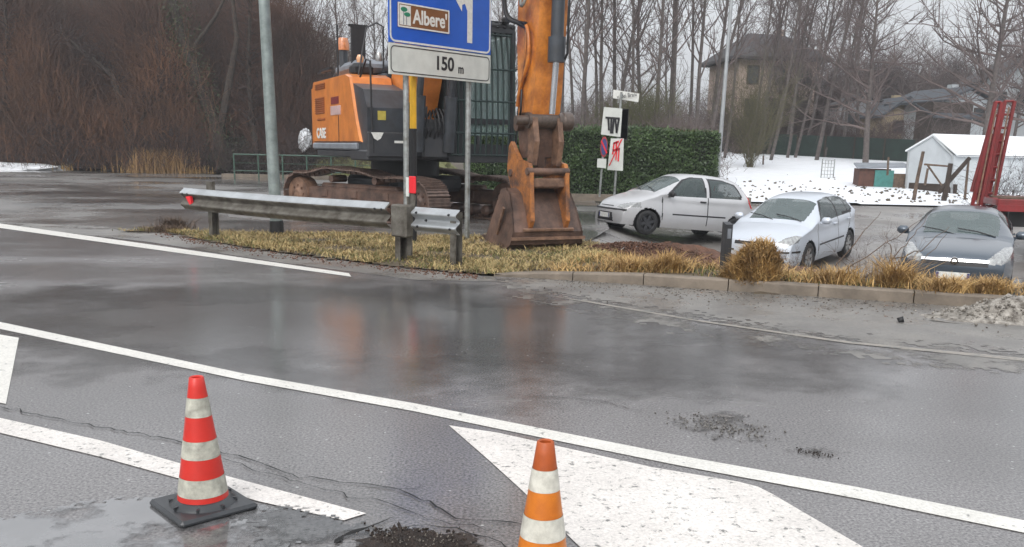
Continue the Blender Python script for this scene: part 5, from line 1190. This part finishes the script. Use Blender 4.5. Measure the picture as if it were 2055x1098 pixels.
# ================================================================= green railing behind the excavator
Yr=44.0; ra=W(470,335,Yr); rb=W(762,335,Yr)
rl=root('railing',((ra.x+rb.x)/2,Yr,0),0,'dark green tubular railing along the side road behind the excavator','railing')
w=(rb.x-ra.x)/2
b=MB(); b.tube([(-w,0,1.12),(w,0,1.12)],.035,8); P('top_rail','railgreen',b,rl)
b=MB(); b.tube([(-w,0,.35),(w,0,.35)],.025,8); b.tube([(-w,0,.72),(w,0,.72)],.012,6); P('lower_rail','railgreen',b,rl)
for k in range(7):
    x=-w+k*2*w/6; b=MB(); b.box((x,0,.58),(.06,.06,1.16)); P('post','railgreen',b,rl)
b=MB(); b.box((-4.0,45.2,.08),(21,.5,.16)); tag(b.build('curb_ledge','kerb'),'pale concrete ledge at the foot of the green railing','ledge')
bg_=W(610,270,30); b=MB()
import bmesh
def lump(name,loc,s,m,label,cat,seed=1):
    bm=bmesh.new(); bmesh.ops.create_icosphere(bm,subdivisions=4,radius=1); r=np.random.default_rng(seed); ph=r.uniform(0,6,(8,3))
    for v in bm.verts:
        p=v.co; k=1
        for j in range(8): k+=.05*math.sin(p.x*(2+j)+ph[j,0])*math.sin(p.y*(2+j)+ph[j,1])*math.cos(p.z*(2+j)+ph[j,2])*1.6
        v.co=Vector((p.x*s[0]*k,p.y*s[1]*k,p.z*s[2]*k))
    me=bpy.data.meshes.new(name); bm.to_mesh(me); bm.free(); me.materials.append(K[m] if isinstance(m,str) else m)
    o=link(bpy.data.objects.new(name,me)); o.location=loc; return tag(o,label,cat)
sb_=W(612,280,50); tag(lump('grass_bank',(-8.6,53,-.6),(5.5,3.5,2.3),bpy.data.materials['green_grass'],None,None,5),kind='structure')
lump('snow_heap',(sb_.x,sb_.y,sb_.z-.05),(.36,.36,.60),'snow','white heap of snow and ice behind the orange engine cover','snow heap',3)
# ================================================================= buildings
def house(name,px,py,D,w,dp,h,rh,rz,wall,roof,label,hip=False,wins=(),over=.5,snow=False,groundz=None):
    c=W(px,py,D); t=root(name,c,rz,label,'house')
    b=MB(); b.box((0,dp/2,h/2-1),(w,dp,h+2)); 
    if not hip: b.prism([(-w/2,h),(w/2,h),(0,h+rh*.97)],.02,dp-.02)
    wl_=P('wall',wall,b,t)
    b=MB(); o=over
    if hip:
        k=.28*w; v=[(-w/2-o,-o,h),(w/2+o,-o,h),(w/2+o,dp+o,h),(-w/2-o,dp+o,h),(-w/2+k,dp/2,h+rh),(w/2-k,dp/2,h+rh)]; v2=[(a,e,z-.25) for a,e,z in v[:4]]
        b.add(v+v2,[(0,1,5,4),(1,2,5),(2,3,4,5),(3,0,4),(6,7,1,0),(7,8,2,1),(8,9,3,2),(9,6,0,3),(9,8,7,6)])
    else:
        s_=rh/(w/2)
        for sg_ in (-1,1):
            v=[(0,-o,h+rh+.12),(0,dp+o,h+rh+.12),(sg_*(w/2+o),dp+o,h-o*s_+.12),(sg_*(w/2+o),-o,h-o*s_+.12)]; v+=[(a,e,z+.18) for a,e,z in v]
            b.add(v,[(0,1,2,3),(4,5,6,7),(0,1,5,4),(1,2,6,5),(2,3,7,6),(3,0,4,7)])
    rf=P('roof',roof,b,t)
    b=MB(); b.box((w*.18,dp*.5,h+rh*.9),(.6,.6,1.4)); P('chimney',wall,b,rf)
    for (x,z,ww,wh) in wins:
        b=MB(); 
        for (a,e,f,g_) in ((x,z+wh/2+.05,ww+.2,.1),(x,z-wh/2-.05,ww+.2,.1)): b.box((a,-.04,e),(f,.12,g_))
        for sx_ in (-1,1): b.box((x+sx_*(ww/2+.05),-.04,z),(.1,.12,wh))
        fm=P('window','timber',b,t); b=MB(); b.box((x,-.012,z),(ww,.03,wh)); P('pane','window',b,fm)
    return t
house('villa',1555,262,88,8.0,8,6.6,2.6,R(8),'plaster','roof','tall beige villa with dark hipped roof half hidden behind the slim bare trees',True,[(-2.6,5.0,1.0,1.5),(0,5.0,1.0,1.5),(2.6,5.0,1.0,1.5),(-2.6,2.0,1.0,1.5),(0,2.0,1.0,1.8),(2.6,2.0,1.0,1.5)],.9)
house('outbuilding',1728,272,80,4.2,5,2.4,.9,R(-5),'plasterg','roof','low grey building with dark roof left of the ochre gabled house',False,[(-.9,1.3,.8,.9),(.9,1.3,.7,.8)],.3)
house('gabled_house',1812,290,76,3.9,7,2.2,1.35,R(4),'ochre','slate','small ochre gabled house with a snow dusted roof edge',False,[(-.6,1.4,.7,.8)],.35)
house('chalet',1935,285,72,4.4,6,3.0,.9,R(14),'plasterw','slate','dark roofed chalet with timber balcony and a white side wall',False,[(1.0,2.0,.8,1.0)],.6)
ch=W(1905,285,70); t=root('timber_annex',ch,R(12),'dark timber annex with a sloping roof in front of the chalet','house')
b=MB(); b.box((0,1,1.2),(3.4,2.0,3.4)); P('wall','timber',b,t); b=MB(); v=[(-2.2,-.8,1.7),(2.0,-.8,1.7),(1.7,2.2,2.7),(-1.7,2.2,2.7)]; v+=[(a,e,z+.15) for a,e,z in v]; b.add(v,[(0,1,2,3),(4,5,6,7),(0,1,5,4),(1,2,6,5),(2,3,7,6),(3,0,4,7)]); P('roof','slate',b,t)
house('farmhouse',2045,262,82,7,8,4.2,1.8,R(-8),'plasterw','roof','whitish farmhouse at the right edge behind the raised red ramps',False,[(-2,2.6,.9,1.2),(0,2.6,.9,1.2),(2,2.6,.9,1.2)],.8)
# tent greenhouse
D=38.0
A=W(1820,358,D-.3);Bq=W(1912,376,D-2.2); tn=root('tent',(A.x,A.y,float(hgt(A.x,A.y))),0,'white tarpaulin storage tent with pitched roof standing on the snow field','tent')
o=Vector(tn.location); g0=A-o; g1=Bq-o; pk=W(1872,274,D-1.2)-o; e0=W(1824,303,D-.3)-o; e1=W(1911,312,D-2.2)-o
gd=(g1-g0); back=Vector((-gd.y,gd.x,0)).normalized(); back=-back if back.y<0 else back; back=(back+Vector((.5,0,0))).normalized()*9
g0.z=-.1;g1.z=-.1
v=[g0,g1,e1,pk,e0]; v=v+[q+back for q in v]
b=MB(); b.add([tuple(q) for q in v],[(0,1,2,3,4),(9,8,7,6,5),(0,4,9,5),(1,6,7,2)]); P('walls','tarp',b,tn)
b=MB(); up=Vector((0,0,.05)); v=[e1+Vector((.15,-.1,-.08))+up,pk+up,e0+Vector((-.15,0,-.08))+up]; v=v+[q+back for q in v]; v=v+[q+Vector((0,0,.06)) for q in v]
b.add([tuple(q) for q in v],[(0,1,4,3),(1,2,5,4),(6,7,10,9),(7,8,11,10),(0,1,7,6),(1,2,8,7),(3,4,10,9),(4,5,11,10)]); P('roof',mat('white_tent_roof',(.80,.82,.84),.6,var=.06),b,tn)
b=MB(); b.tube([g0,e0,pk,e1,g1],.05,6); P('edge_frame','galvnew',b,tn)
b=MB(); gg=g1+Vector((.2,0,0)); b.box(tuple((g0+g1)/2+Vector((.1,-.1,.2))),( (g1-g0).length,.1,.4),rz=math.atan2(gd.y,gd.x)); P('dark_skirt','timber',b,tn)
# small shed / coop
c=W(1772,362,38); t=root('garden_shed',(c.x,c.y,float(hgt(c.x,c.y))),R(-8),'small brown shed with grey lid roof and a teal panel beside the white tent','shed')
b=MB(); b.box((-.35,.5,.38),(1.25,1.0,.8)); P('wall',mat('red_brown_boards',(.10,.045,.032),.8,var=.4),b,t)
b=MB(); v=[(-1.1,-.15,.78),(1.05,-.15,.86),(1.0,1.1,1.0),(-1.0,1.1,.95)]; v+=[(a,e,z+.06) for a,e,z in v]; b.add(v,[(0,1,2,3),(4,5,6,7),(0,1,5,4),(1,2,6,5),(2,3,7,6),(3,0,4,7)]); P('roof','grey',b,t)
b=MB(); b.box((.02,-.03,.38),(.75,.04,.70)); P('teal_panel','teal',b,t)
b=MB(); b.box((.85,.3,.3),(.9,.7,.6)); P('timber_box','wood',b,t)
# leaning posts, frame poles
def stake(pts,r,label,m='wood',name='fence_stake'):
    b=MB(); q=[W(*p) for p in pts]; b.tube([v-q[0] for v in q],[r*(1-.25*i/len(q)) for i in range(len(q))],7); o=b.build(name,m,None,ang=50); o.location=q[0]; return tag(o,label,'stake')
stake([(1832,412,33),(1842,355,33),(1853,304,33)],.07,'leaning grey wooden stake left of the tent gable')
stake([(1892,412,33),(1901,370,33),(1908,328,33)],.10,'thick dark leaning stake under the diagonal plank','timber')
stake([(1884,386,33.1),(1915,352,33.1),(1946,317,33.1)],.09,'dark diagonal plank propped across the thick stake','timber','plank')
stake([(1935,412,33.5),(1940,360,33.5),(1944,320,33.5)],.05,'thin upright stake just left of the red ramps')
stake([(1856,372,35),(1862,338,35)],.05,'short pale stake in front of the tent skirt')
stake([(1855,330,35),(1905,334,35)],.04,'horizontal rail across the front of the tent','wood','rail')
stake([(1862,332,35),(1890,372,35)],.04,'diagonal brace below the horizontal rail','wood','brace')
stake([(1781,352,37),(1783,315,37)],.045,'thin stake standing behind the small shed')
stake([(1531,338,50),(1532,312,50)],.05,'short thin stake alone in the upper snow field')
c=W(1660,354,42); t=root('wire_cage',(c.x,c.y,float(hgt(c.x,c.y))),0,'small upright wire mesh panel standing in the snow','wire mesh')
b=MB()
for x in np.linspace(-.27,.27,5): b.tube([(x,0,0),(x,0,.85)],.012,5)
for z in np.linspace(.05,.85,6): b.tube([(-.27,0,z),(.27,0,z)],.012,5)
P('mesh_wires','galv',b,t)
b=MB(); b.box((-.28,0,.45),(.04,.04,.9)); b.box((.28,0,.45),(.04,.04,.9)); P('posts','galv',b,t)
# dark green netting fence above the snow field
f0=W(1440,318,62);f1=W(1835,318,55)
def fence(p,q,h,label,n):
    t=root('netting_fence',(p.x,p.y,float(hgt(p.x,p.y))),math.atan2(q.y-p.y,q.x-p.x),label,'fence'); L=(q-p).xy.length; z1=float(hgt(q.x,q.y))-float(hgt(p.x,p.y))
    b=MB(); v=[(0,0,-.1),(L,0,z1-.1),(L,0,z1+h),(0,0,h)]; v+=[(a,.05,z) for a,e,z in v]; b.add(v,[(0,1,2,3),(7,6,5,4),(0,4,5,1),(1,5,6,2),(2,6,7,3),(3,7,4,0)]); P('netting','net',b,t)
    for k in range(n): b=MB(); x=L*k/(n-1); b.box((x,-.05,z1*k/(n-1)+h/2),(.08,.08,h+.2)); P('post','timber',b,t)
fence(f0,f1,1.35,'long dark green netting fence along the upper edge of the snow field',8)
# ================================================================= trees
def tree_arrays(height,r0_,seed,trunk_n=10,nb=26,first=.3,blen=.33,up=.75,levels=3,kids=(5,5,4),lean=(0,0),twigr=.006,curve=.04,multi=1):
    r=np.random.default_rng(seed); T=[[],[],[],[]]; Cc=[[],[],[],[]]
    def seg(S,p,q,a,b): S[0].append(p);S[1].append(q);S[2].append(a);S[3].append(b)
    def grow(p,d,l,rad,lev):
        n=4 if lev<=1 else (3 if lev==2 else 2); q=p.copy(); st=l/n
        pts=[q.copy()]
        for i in range(n):
            d=d+r.normal(0,.16,3)+np.array([0,0,.10 if lev<2 else .05]); d/=np.linalg.norm(d); nq=q+d*st
            a=rad*(1-.7*i/n); b_=rad*(1-.7*(i+1)/n); seg(Cc,q,nq,max(a,twigr),max(b_,twigr*.7)); q=nq; pts.append(q.copy())
        if lev<levels:
            for k in range(kids[lev-1]):
                i=r.integers(1,n+1) if n>1 else 1; pp=pts[i]; nd=d+r.normal(0,.55,3); nd[2]+=.15; nd/=np.linalg.norm(nd)
                grow(pp,nd,l*r.uniform(.42,.68),rad*.45,lev+1)
    for mth in range(multi):
        a=r.uniform(0,2*math.pi); off=np.array([math.cos(a),math.sin(a),0])*(.35*(multi>1)); p=off.copy(); d=np.array([lean[0]+off[0]*.25,lean[1]+off[1]*.25,1.0]); d/=np.linalg.norm(d); st=height/trunk_n; tp=[p.copy()]
        for i in range(trunk_n):
            d=d+r.normal(0,curve,3); d[2]+=.05; d/=np.linalg.norm(d); q=p+d*st
            seg(T,p,q,r0_*(1-.9*i/trunk_n),r0_*(1-.9*(i+1)/trunk_n)); p=q; tp.append(p.copy())
        for k in range(nb):
            u=first+(1-first)*(k+r.uniform())/nb; f=u*trunk_n; i=min(int(f),trunk_n-1); pp=tp[i]+(tp[i+1]-tp[i])*(f-i)
            a=r.uniform(0,2*math.pi); nd=np.array([math.cos(a),math.sin(a),up+r.normal(0,.2)]); nd/=np.linalg.norm(nd)
            grow(pp,nd,height*blen*(1.15-u*.75)*r.uniform(.6,1.15),r0_*(.42*(1-u)+.12),1)
    return T,Cc
def tmesh(S,k): return tubes_np(np.array(S[0]),np.array(S[1]),np.array(S[2]),np.array(S[3]),k)
def hidden_mesh(name,VF,m):
    o=npmesh(name,VF[0],VF[1],m,None,True); me=o.data; bpy.data.objects.remove(o); return me
TREES=[]
for s_,a in enumerate([dict(height=17,r0_=.125,nb=30,first=.28,blen=.20,up=1.2,kids=(4,4),levels=3),dict(height=18,r0_=.10,nb=26,first=.35,blen=.17,up=1.5,kids=(4,4),levels=3,curve=.03),
        dict(height=16,r0_=.14,nb=34,first=.18,blen=.24,up=1.0,kids=(4,4),levels=3),dict(height=15,r0_=.11,nb=20,first=.25,blen=.20,up=1.2,kids=(4,4),levels=3,multi=2),
        dict(height=13,r0_=.20,nb=30,first=.22,blen=.40,up=.55,kids=(6,5),levels=3,twigr=.008),dict(height=19,r0_=.30,nb=44,first=.16,blen=.32,up=.5,kids=(6,5),levels=3,twigr=.009,curve=.03)]):
    T,Cc=tree_arrays(seed=40+s_,twigr=a.pop('twigr',.010),**a); TREES.append((hidden_mesh('trunk',tmesh(T,8),'bark'),hidden_mesh('crown',tmesh(Cc,3),'twig'),Cc))
POS=['%s']
def put_tree(kind,px,D,label,lean=0,scale=1,rz=None,group='bare trees behind the hedge and snow field',base=None):
    c=W(px,300,D); x,y=c.x,c.y; z=float(hgt(x,y))-.1
    if x<-8 and y>66: z+=float(sst((-8-x)/30)*sst((y-66)/40)*26)
    t=root('bare_tree',(x,y,z),rng.uniform(0,6.28) if rz is None else rz,label,'tree',group); t.rotation_euler=(0,R(lean),0) if rz is None else (0,R(lean),rz)
    t.scale=(scale,)*3
    for me,nm in ((TREES[kind][0],'trunk'),(TREES[kind][1],'crown')):
        o=bpy.data.objects.new(nm,me); o.rotation_euler=(0,0,rng.uniform(0,6.28) if False else 0); link(o,t)
    return t
def frac(px):
    marks=[(700,'above the engine cover'),(760,'left of the blue sign'),(1000,'between the blue sign and the excavator arm'),(1130,'just right of the excavator arm'),(1230,'above the hedge near the notice signs'),(1330,'above the middle of the hedge'),
           (1440,'above the right end of the hedge'),(1480,'beside the slim street lamp'),(1560,'before the villa left part'),(1660,'before the villa right part'),(1760,'above the low grey building'),(1860,'above the ochre house'),(1960,'behind the dark chalet'),(2060,'near the right edge')]
    return min(marks,key=lambda m:abs(m[0]-px))[1]
look=['slim straight bare tree','very thin upright bare tree','bushy bare tree','twin stemmed bare tree','wide crowned bare tree','large spreading bare tree']
spec=[(0,1130,44,1),(1,1150,48,-1),(0,1170,42,2),(1,1195,50,0),(3,1215,46,1),(0,1240,52,-2),(1,1262,44,2),(2,1290,50,0),(0,1318,43,1),(1,1335,49,3),(0,1355,45,-1),(1,1378,50,2),(3,1400,46,3),(0,1425,52,4),(1,1455,55,5),
 (0,1010,60,1),(1,1030,66,-1),(3,990,70,2),(0,700,66,-1),(3,745,72,1),(2,770,70,0),(1,720,80,2),
 (3,1530,60,6),(0,1575,62,8),(2,1625,66,6),(1,1672,64,9),(2,1560,72,3),(2,1600,76,0),(1,1500,56,8),(0,1520,58,7),(1,1548,54,9),(3,1585,57,5),(1,1612,60,10),(0,1640,55,9),(1,1655,58,12),(0,1690,62,4),(2,1720,75,0),(4,1600,96,0),(4,1690,90,2),(5,1740,52,-2),(4,1790,95,0),(4,1850,100,1),(4,1900,96,0),(4,1760,104,0),(4,1830,88,-2),(5,1975,50,1),(4,2050,92,0),(4,1990,100,0),(4,2030,80,3),(5,2075,58,-3),
 (2,1180,80,0),(2,1340,84,0),(2,1490,100,0),(4,1240,98,0),(2,1040,90,0),(2,860,90,0),(2,940,85,0)]
seen={}
ordn=['nearest','second','third','fourth','fifth','sixth','seventh','eighth']
for (k,px,D,ln) in spec:
    key=(look[k],frac(px)); c_=seen.get(key,0); seen[key]=c_+1
    lab='%s %s'%(look[k],frac(px)) + ('' if c_==0 else ', %s of its kind'%ordn[min(7,c_)])
    sc_2={5:.66 if px<1800 else .72,4:.75}.get(k,1)*rng.uniform(.92,1.08)
    put_tree(k,px,D,lab,ln,sc_2)
# undergrowth and far woods: masses nobody could count
def twig_mass(name,pts,hfun,n,m,r=.011,spread=.35,nseg=3,l=.34,label=None,up=1.0):
    """n shoots rising from the points, each splitting; one mesh"""
    idx=rng.integers(0,len(pts),n); base=np.array(pts)[idx]+np.concatenate([rng.normal(0,.9,(n,2)),np.zeros((n,1))],1)
    H_=hfun(base); out=[]
    start=base.copy(); start[:,2]+=rng.uniform(0,.75,n)*H_
    d=np.stack([rng.normal(0,spread,n),rng.normal(0,spread,n),np.full(n,up)*rng.uniform(.3,1.2,n)],-1); d/=np.linalg.norm(d,axis=1,keepdims=True)
    L=H_*rng.uniform(.10,l,n); p=start
    for s in range(nseg):
        q=p+d*(L/nseg)[:,None]; out.append((p,q,np.full(n,r*(1-.25*s)),np.full(n,r*(1-.25*(s+1))))); 
        # side twigs
        k=rng.uniform(size=n)<.8; dd=d[k]+rng.normal(0,.7,(k.sum(),3)); dd/=np.linalg.norm(dd,axis=1,keepdims=True); qq=q[k]+dd*(L[k]*.35)[:,None]
        out.append((q[k],qq,np.full(k.sum(),r*.55),np.full(k.sum(),r*.3)))
        d=d+rng.normal(0,.22,(n,3)); d/=np.linalg.norm(d,axis=1,keepdims=True); p=q
    P0=np.concatenate([o[0] for o in out]);P1=np.concatenate([o[1] for o in out]);R0=np.concatenate([o[2] for o in out]);R1=np.concatenate([o[3] for o in out])
    V,Fa=tubes_np(P0,P1,R0,R1,3); return tag(npmesh(name,V,Fa,m),kind='stuff')
def gz(x,y): return float(hgt(x,y))+float(sst((-8-x)/30)*sst((y-66)/40)*26)
def region(px0,px1,D0,D1,n):
    o=[]
    for _ in range(n):
        D=rng.uniform(D0,D1); c=W(rng.uniform(px0,px1),300,D); o.append((c.x,c.y,gz(c.x,c.y)))
    return o
varh=lambda lo,hi:(lambda B:(lo+(hi-lo)*(.5+.5*np.sin(B[:,0]*.9+2*np.sin(B[:,1]*.5)))))
twig_mass('thicket',region(-500,640,51,60,700),varh(7,12),52000,'twigr',.016,.4)
twig_mass('thicket',region(-300,420,50,54,300),varh(4,8),17000,'ochretwig',.014,.35)
twig_mass('thicket',region(-500,600,60,74,700),varh(9,14),42000,'twigd',.022,.4)
twig_mass('thicket',region(600,790,55,66,200),varh(3.5,6),7000,'twigd',.014,.45)
twig_mass('undergrowth',region(-200,760,49.5,52,300),varh(1.6,3.2),14000,'twigd',.010,.6)
twig_mass('undergrowth',region(1080,1400,36,46,300),varh(1.6,3.0),9000,'twig',.010,.5)
twig_mass('far_wood',region(1000,1440,66,110,500),varh(2.5,5.5),13000,'twig',.018,.5)
twig_mass('far_wood',region(1440,1900,98,116,500),varh(5,9),12000,'twigd',.022,.5)
twig_mass('far_wood',region(1640,2200,92,116,500),varh(6,11),26000,'twigd',.024,.5)
twig_mass('undergrowth',region(1440,1800,63,70,200),varh(1.6,3.2),9000,'twigd',.012,.6)
twig_mass('olive_shrubs',region(1240,1300,42,44,60),varh(3.5,4.5),1800,mat('olive_twigs',(.10,.10,.045),.9),.010,.4)
# twisted saplings and shrubs one can tell apart
def shrub(px,D,h,n,m,label,name='bare_shrub',r=.012,spread=.5,mz=None):
    c=W(px,300,D); z=gz(c.x,c.y); t=root(name,(c.x,c.y,z),0,label,'shrub')
    P0=[];P1=[];R0=[];R1=[]
    for i in range(n):
        j_=.12 if h>1 else .002; p=np.array([rng.normal(0,j_),rng.normal(0,j_),-.02]); d=np.array([rng.normal(0,spread),rng.normal(0,spread),1.]); d/=np.linalg.norm(d); l=h*rng.uniform(.6,1.05)/5
        for s in range(5):
            q=p+d*l; P0.append(p);P1.append(q);R0.append(r*(1-.16*s));R1.append(r*(1-.16*(s+1)))
            for _ in range(4):
                e=d+rng.normal(0,.6,3); e/=np.linalg.norm(e); w_=q+e*l*rng.uniform(.5,1.3); P0.append(q);P1.append(w_);R0.append(r*.5);R1.append(r*.25)
                for __ in range(2): e2=e+rng.normal(0,.5,3); e2/=np.linalg.norm(e2); P0.append(w_);P1.append(w_+e2*l*.6);R0.append(r*.3);R1.append(r*.2)
            d=d+rng.normal(0,.18,3); d[2]+=.05; d/=np.linalg.norm(d); p=q
    V,Fa=tubes_np(P0,P1,R0,R1,3); npmesh('branches',V,Fa,m,t); return t
shrub(1507,48,5.0,60,mat('olive_bark',(.115,.105,.055),.9),'olive brown leafless shrub at the lamp end of the hedge',r=.014,spread=.26)
shrub(1600,66,6.5,70,'twigd','tall tangled shrub in front of the beige villa',r=.016,spread=.35)
shrub(1545,64,5.5,60,'twigd','dark tangled shrub by the left corner of the villa',r=.016,spread=.35)
shrub(1480,60,3.5,60,'twigd','dark bushy shrub behind the slim street lamp',r=.016)
shrub(2010,27,1.6,26,'twigd','tangle of bare branches between the red ramps and the tent',r=.010,spread=.7)
shrub(2045,28,2.0,26,'twigd','bare branching shrub at the right edge before the tent roof',r=.010,spread=.6)
shrub(1625,11.6,.55,9,'wood','small tangle of bare weed stems below the bright silver car',r=.004,spread=.7,name='weed_stems')
shrub(1770,11.2,.75,12,'wood','spiky bare weed stems left of the grey car bumper',r=.004,spread=.7,name='weed_stems')
shrub(1395,12.2,.40,8,'wood','thin bare weed stems left of the black post',r=.004,spread=.7,name='weed_stems')
shrub(1900,60,3.0,30,'twig','pale twiggy shrub behind the tent ridge',r=.012)
# ivy-clad leaning trunk on the left
c=W(452,335,50.3); t=root('ivy_tree',(c.x,c.y,0),0,'dark leaning tree trunk wrapped in ivy left of the lamp post','tree')
pts=[W(452,338,50.3),W(440,270,50.3),W(410,190,50.3),W(378,110,50.3),W(350,20,50.3),W(330,-80,50.3)]; pts=[p-Vector((c.x,c.y,0)) for p in pts]
b=MB(); b.tube(pts,[.42,.38,.34,.28,.22,.12],12); P('trunk','barkd',b,t)
b=MB(); b.tube([pts[1],pts[1]+Vector((.5,0,2)),pts[1]+Vector((1.2,0,5)),pts[1]+Vector((1.0,0,8))],[.22,.2,.14,.06],9); b.tube([pts[3],pts[3]+Vector((1.5,.2,2)),pts[3]+Vector((2.6,.2,4))],[.14,.1,.04],8); b.tube([pts[2],pts[2]+Vector((-1.5,.2,1)),pts[2]+Vector((-2.6,.2,3))],[.14,.1,.04],8); P('limb','barkd',b,t)
C=[]
for i in range(3200):
    u=rng.uniform(0,4.2); k=int(u); p=pts[k].lerp(pts[k+1],u-k); C.append([p.x+rng.normal(0,.45),p.y+rng.normal(0,.35),p.z+rng.normal(0,.4)])
V,Fa=leaves_np(np.array(C),.07); npmesh('ivy',V,Fa,'ivy',t)
for (pxs,lab,r_) in (([(262,335),(255,240),(225,150),(160,100),(120,60)],'dark crooked bare tree leaning left over the brown thicket',.26),([(520,335),(505,240),(498,120),(505,-60)],'straight mossy trunk beside the lamp post',.20),([(255,300),(300,210),(360,150)],'dark sloping bough rising to the right in the thicket',.16),([(20,330),(8,200),(14,60),(0,-80)],'grey trunk at the left edge behind the snow patch',.16)):
    q=[W(*p,50.6) for p in pxs]; t=root('thicket_tree',(q[0].x,q[0].y,0),0,lab,'tree'); q=[p-Vector((q[0].x,q[0].y,0)) for p in q] if False else [p-Vector(t.location) for p in q]
    b=MB(); b.tube(q,[r_*(1-.7*i/(len(q)-1)) for i in range(len(q))],10); P('trunk','barkd',b,t)
    P0=[];P1=[];R0=[];R1=[]
    for i in range(160):
        u=rng.uniform(.8,len(q)-1.01); k=int(u); p=np.array(q[k].lerp(q[k+1],u-k)); d=rng.normal(0,1,3); d[2]=abs(d[2]); d/=np.linalg.norm(d); rr_=.03; 
        for s in range(4): w_=p+d*.35; P0.append(p);P1.append(w_);R0.append(rr_*(1-.2*s));R1.append(rr_*(1-.2*(s+1))); p=w_; d=d+rng.normal(0,.3,3); d/=np.linalg.norm(d)
    V,Fa=tubes_np(P0,P1,R0,R1,3); npmesh('branches',V,Fa,'twigd',t)
tag(lump('snow_patch',(-31.5,50.2,.0),(7.6,1.6,.42),'snow',None,None,9),kind='structure')
# pale reeds along the far edge of the side road
x=rng.uniform(-34,-16.5,2600); y=rng.normal(50,.35,2600)
k=(rng.uniform(size=len(x))<.18+.75*(np.sin(x*1.7)>.3))&((x>-21)|(rng.uniform(size=len(x))<.22)); blades('pale_reeds',x[k],y[k],np.zeros(k.sum()),.2,.6,'straw',lean=.3,w=.02)
x=rng.normal(-19.3,.8,900);y=rng.normal(49.6,.3,900); blades('pale_reeds',x,y,np.zeros(900),.5,1.7,mat('ochre_reeds',(.36,.22,.10),.85,var=.3),lean=.4,w=.02)
# dark bramble bank and grey footpath beyond the side road
C=np.stack([rng.uniform(-18.5,-11,9000),rng.uniform(50,51.6,9000),np.zeros(9000)],-1); C[:,2]=rng.uniform(0,1,9000)**.7*(1.5+.5*np.sin(C[:,0]*1.1)); V,Fa=leaves_np(C,.07); tag(npmesh('bramble_bank',V,Fa,mat('bramble',(.045,.036,.024),.9,var=.5,scale=1)),kind='stuff')
x=rng.uniform(-9,0,2500);y=rng.uniform(47,50,2500); blades('bank_grass',x,y,np.zeros(2500),.15,.6,bpy.data.materials['green_grass'],lean=.8,w=.02)
# haze over the whole scene
hz=MB(); hz.box((0,150,30),(900,500,64)); ho=hz.build('haze','white'); ho.data.materials.clear(); hm=bpy.data.materials.new('haze_air'); hm.use_nodes=True; n=hm.node_tree; n.nodes.remove(n.nodes['Principled BSDF']); pv=n.nodes.new('ShaderNodeVolumePrincipled'); pv.inputs['Density'].default_value=HAZE; pv.inputs['Color'].default_value=(.88,.91,.95,1); n.links.new(pv.outputs[0],n.nodes['Material Output'].inputs['Volume']); ho.data.materials.append(hm); tag(ho,kind='stuff')
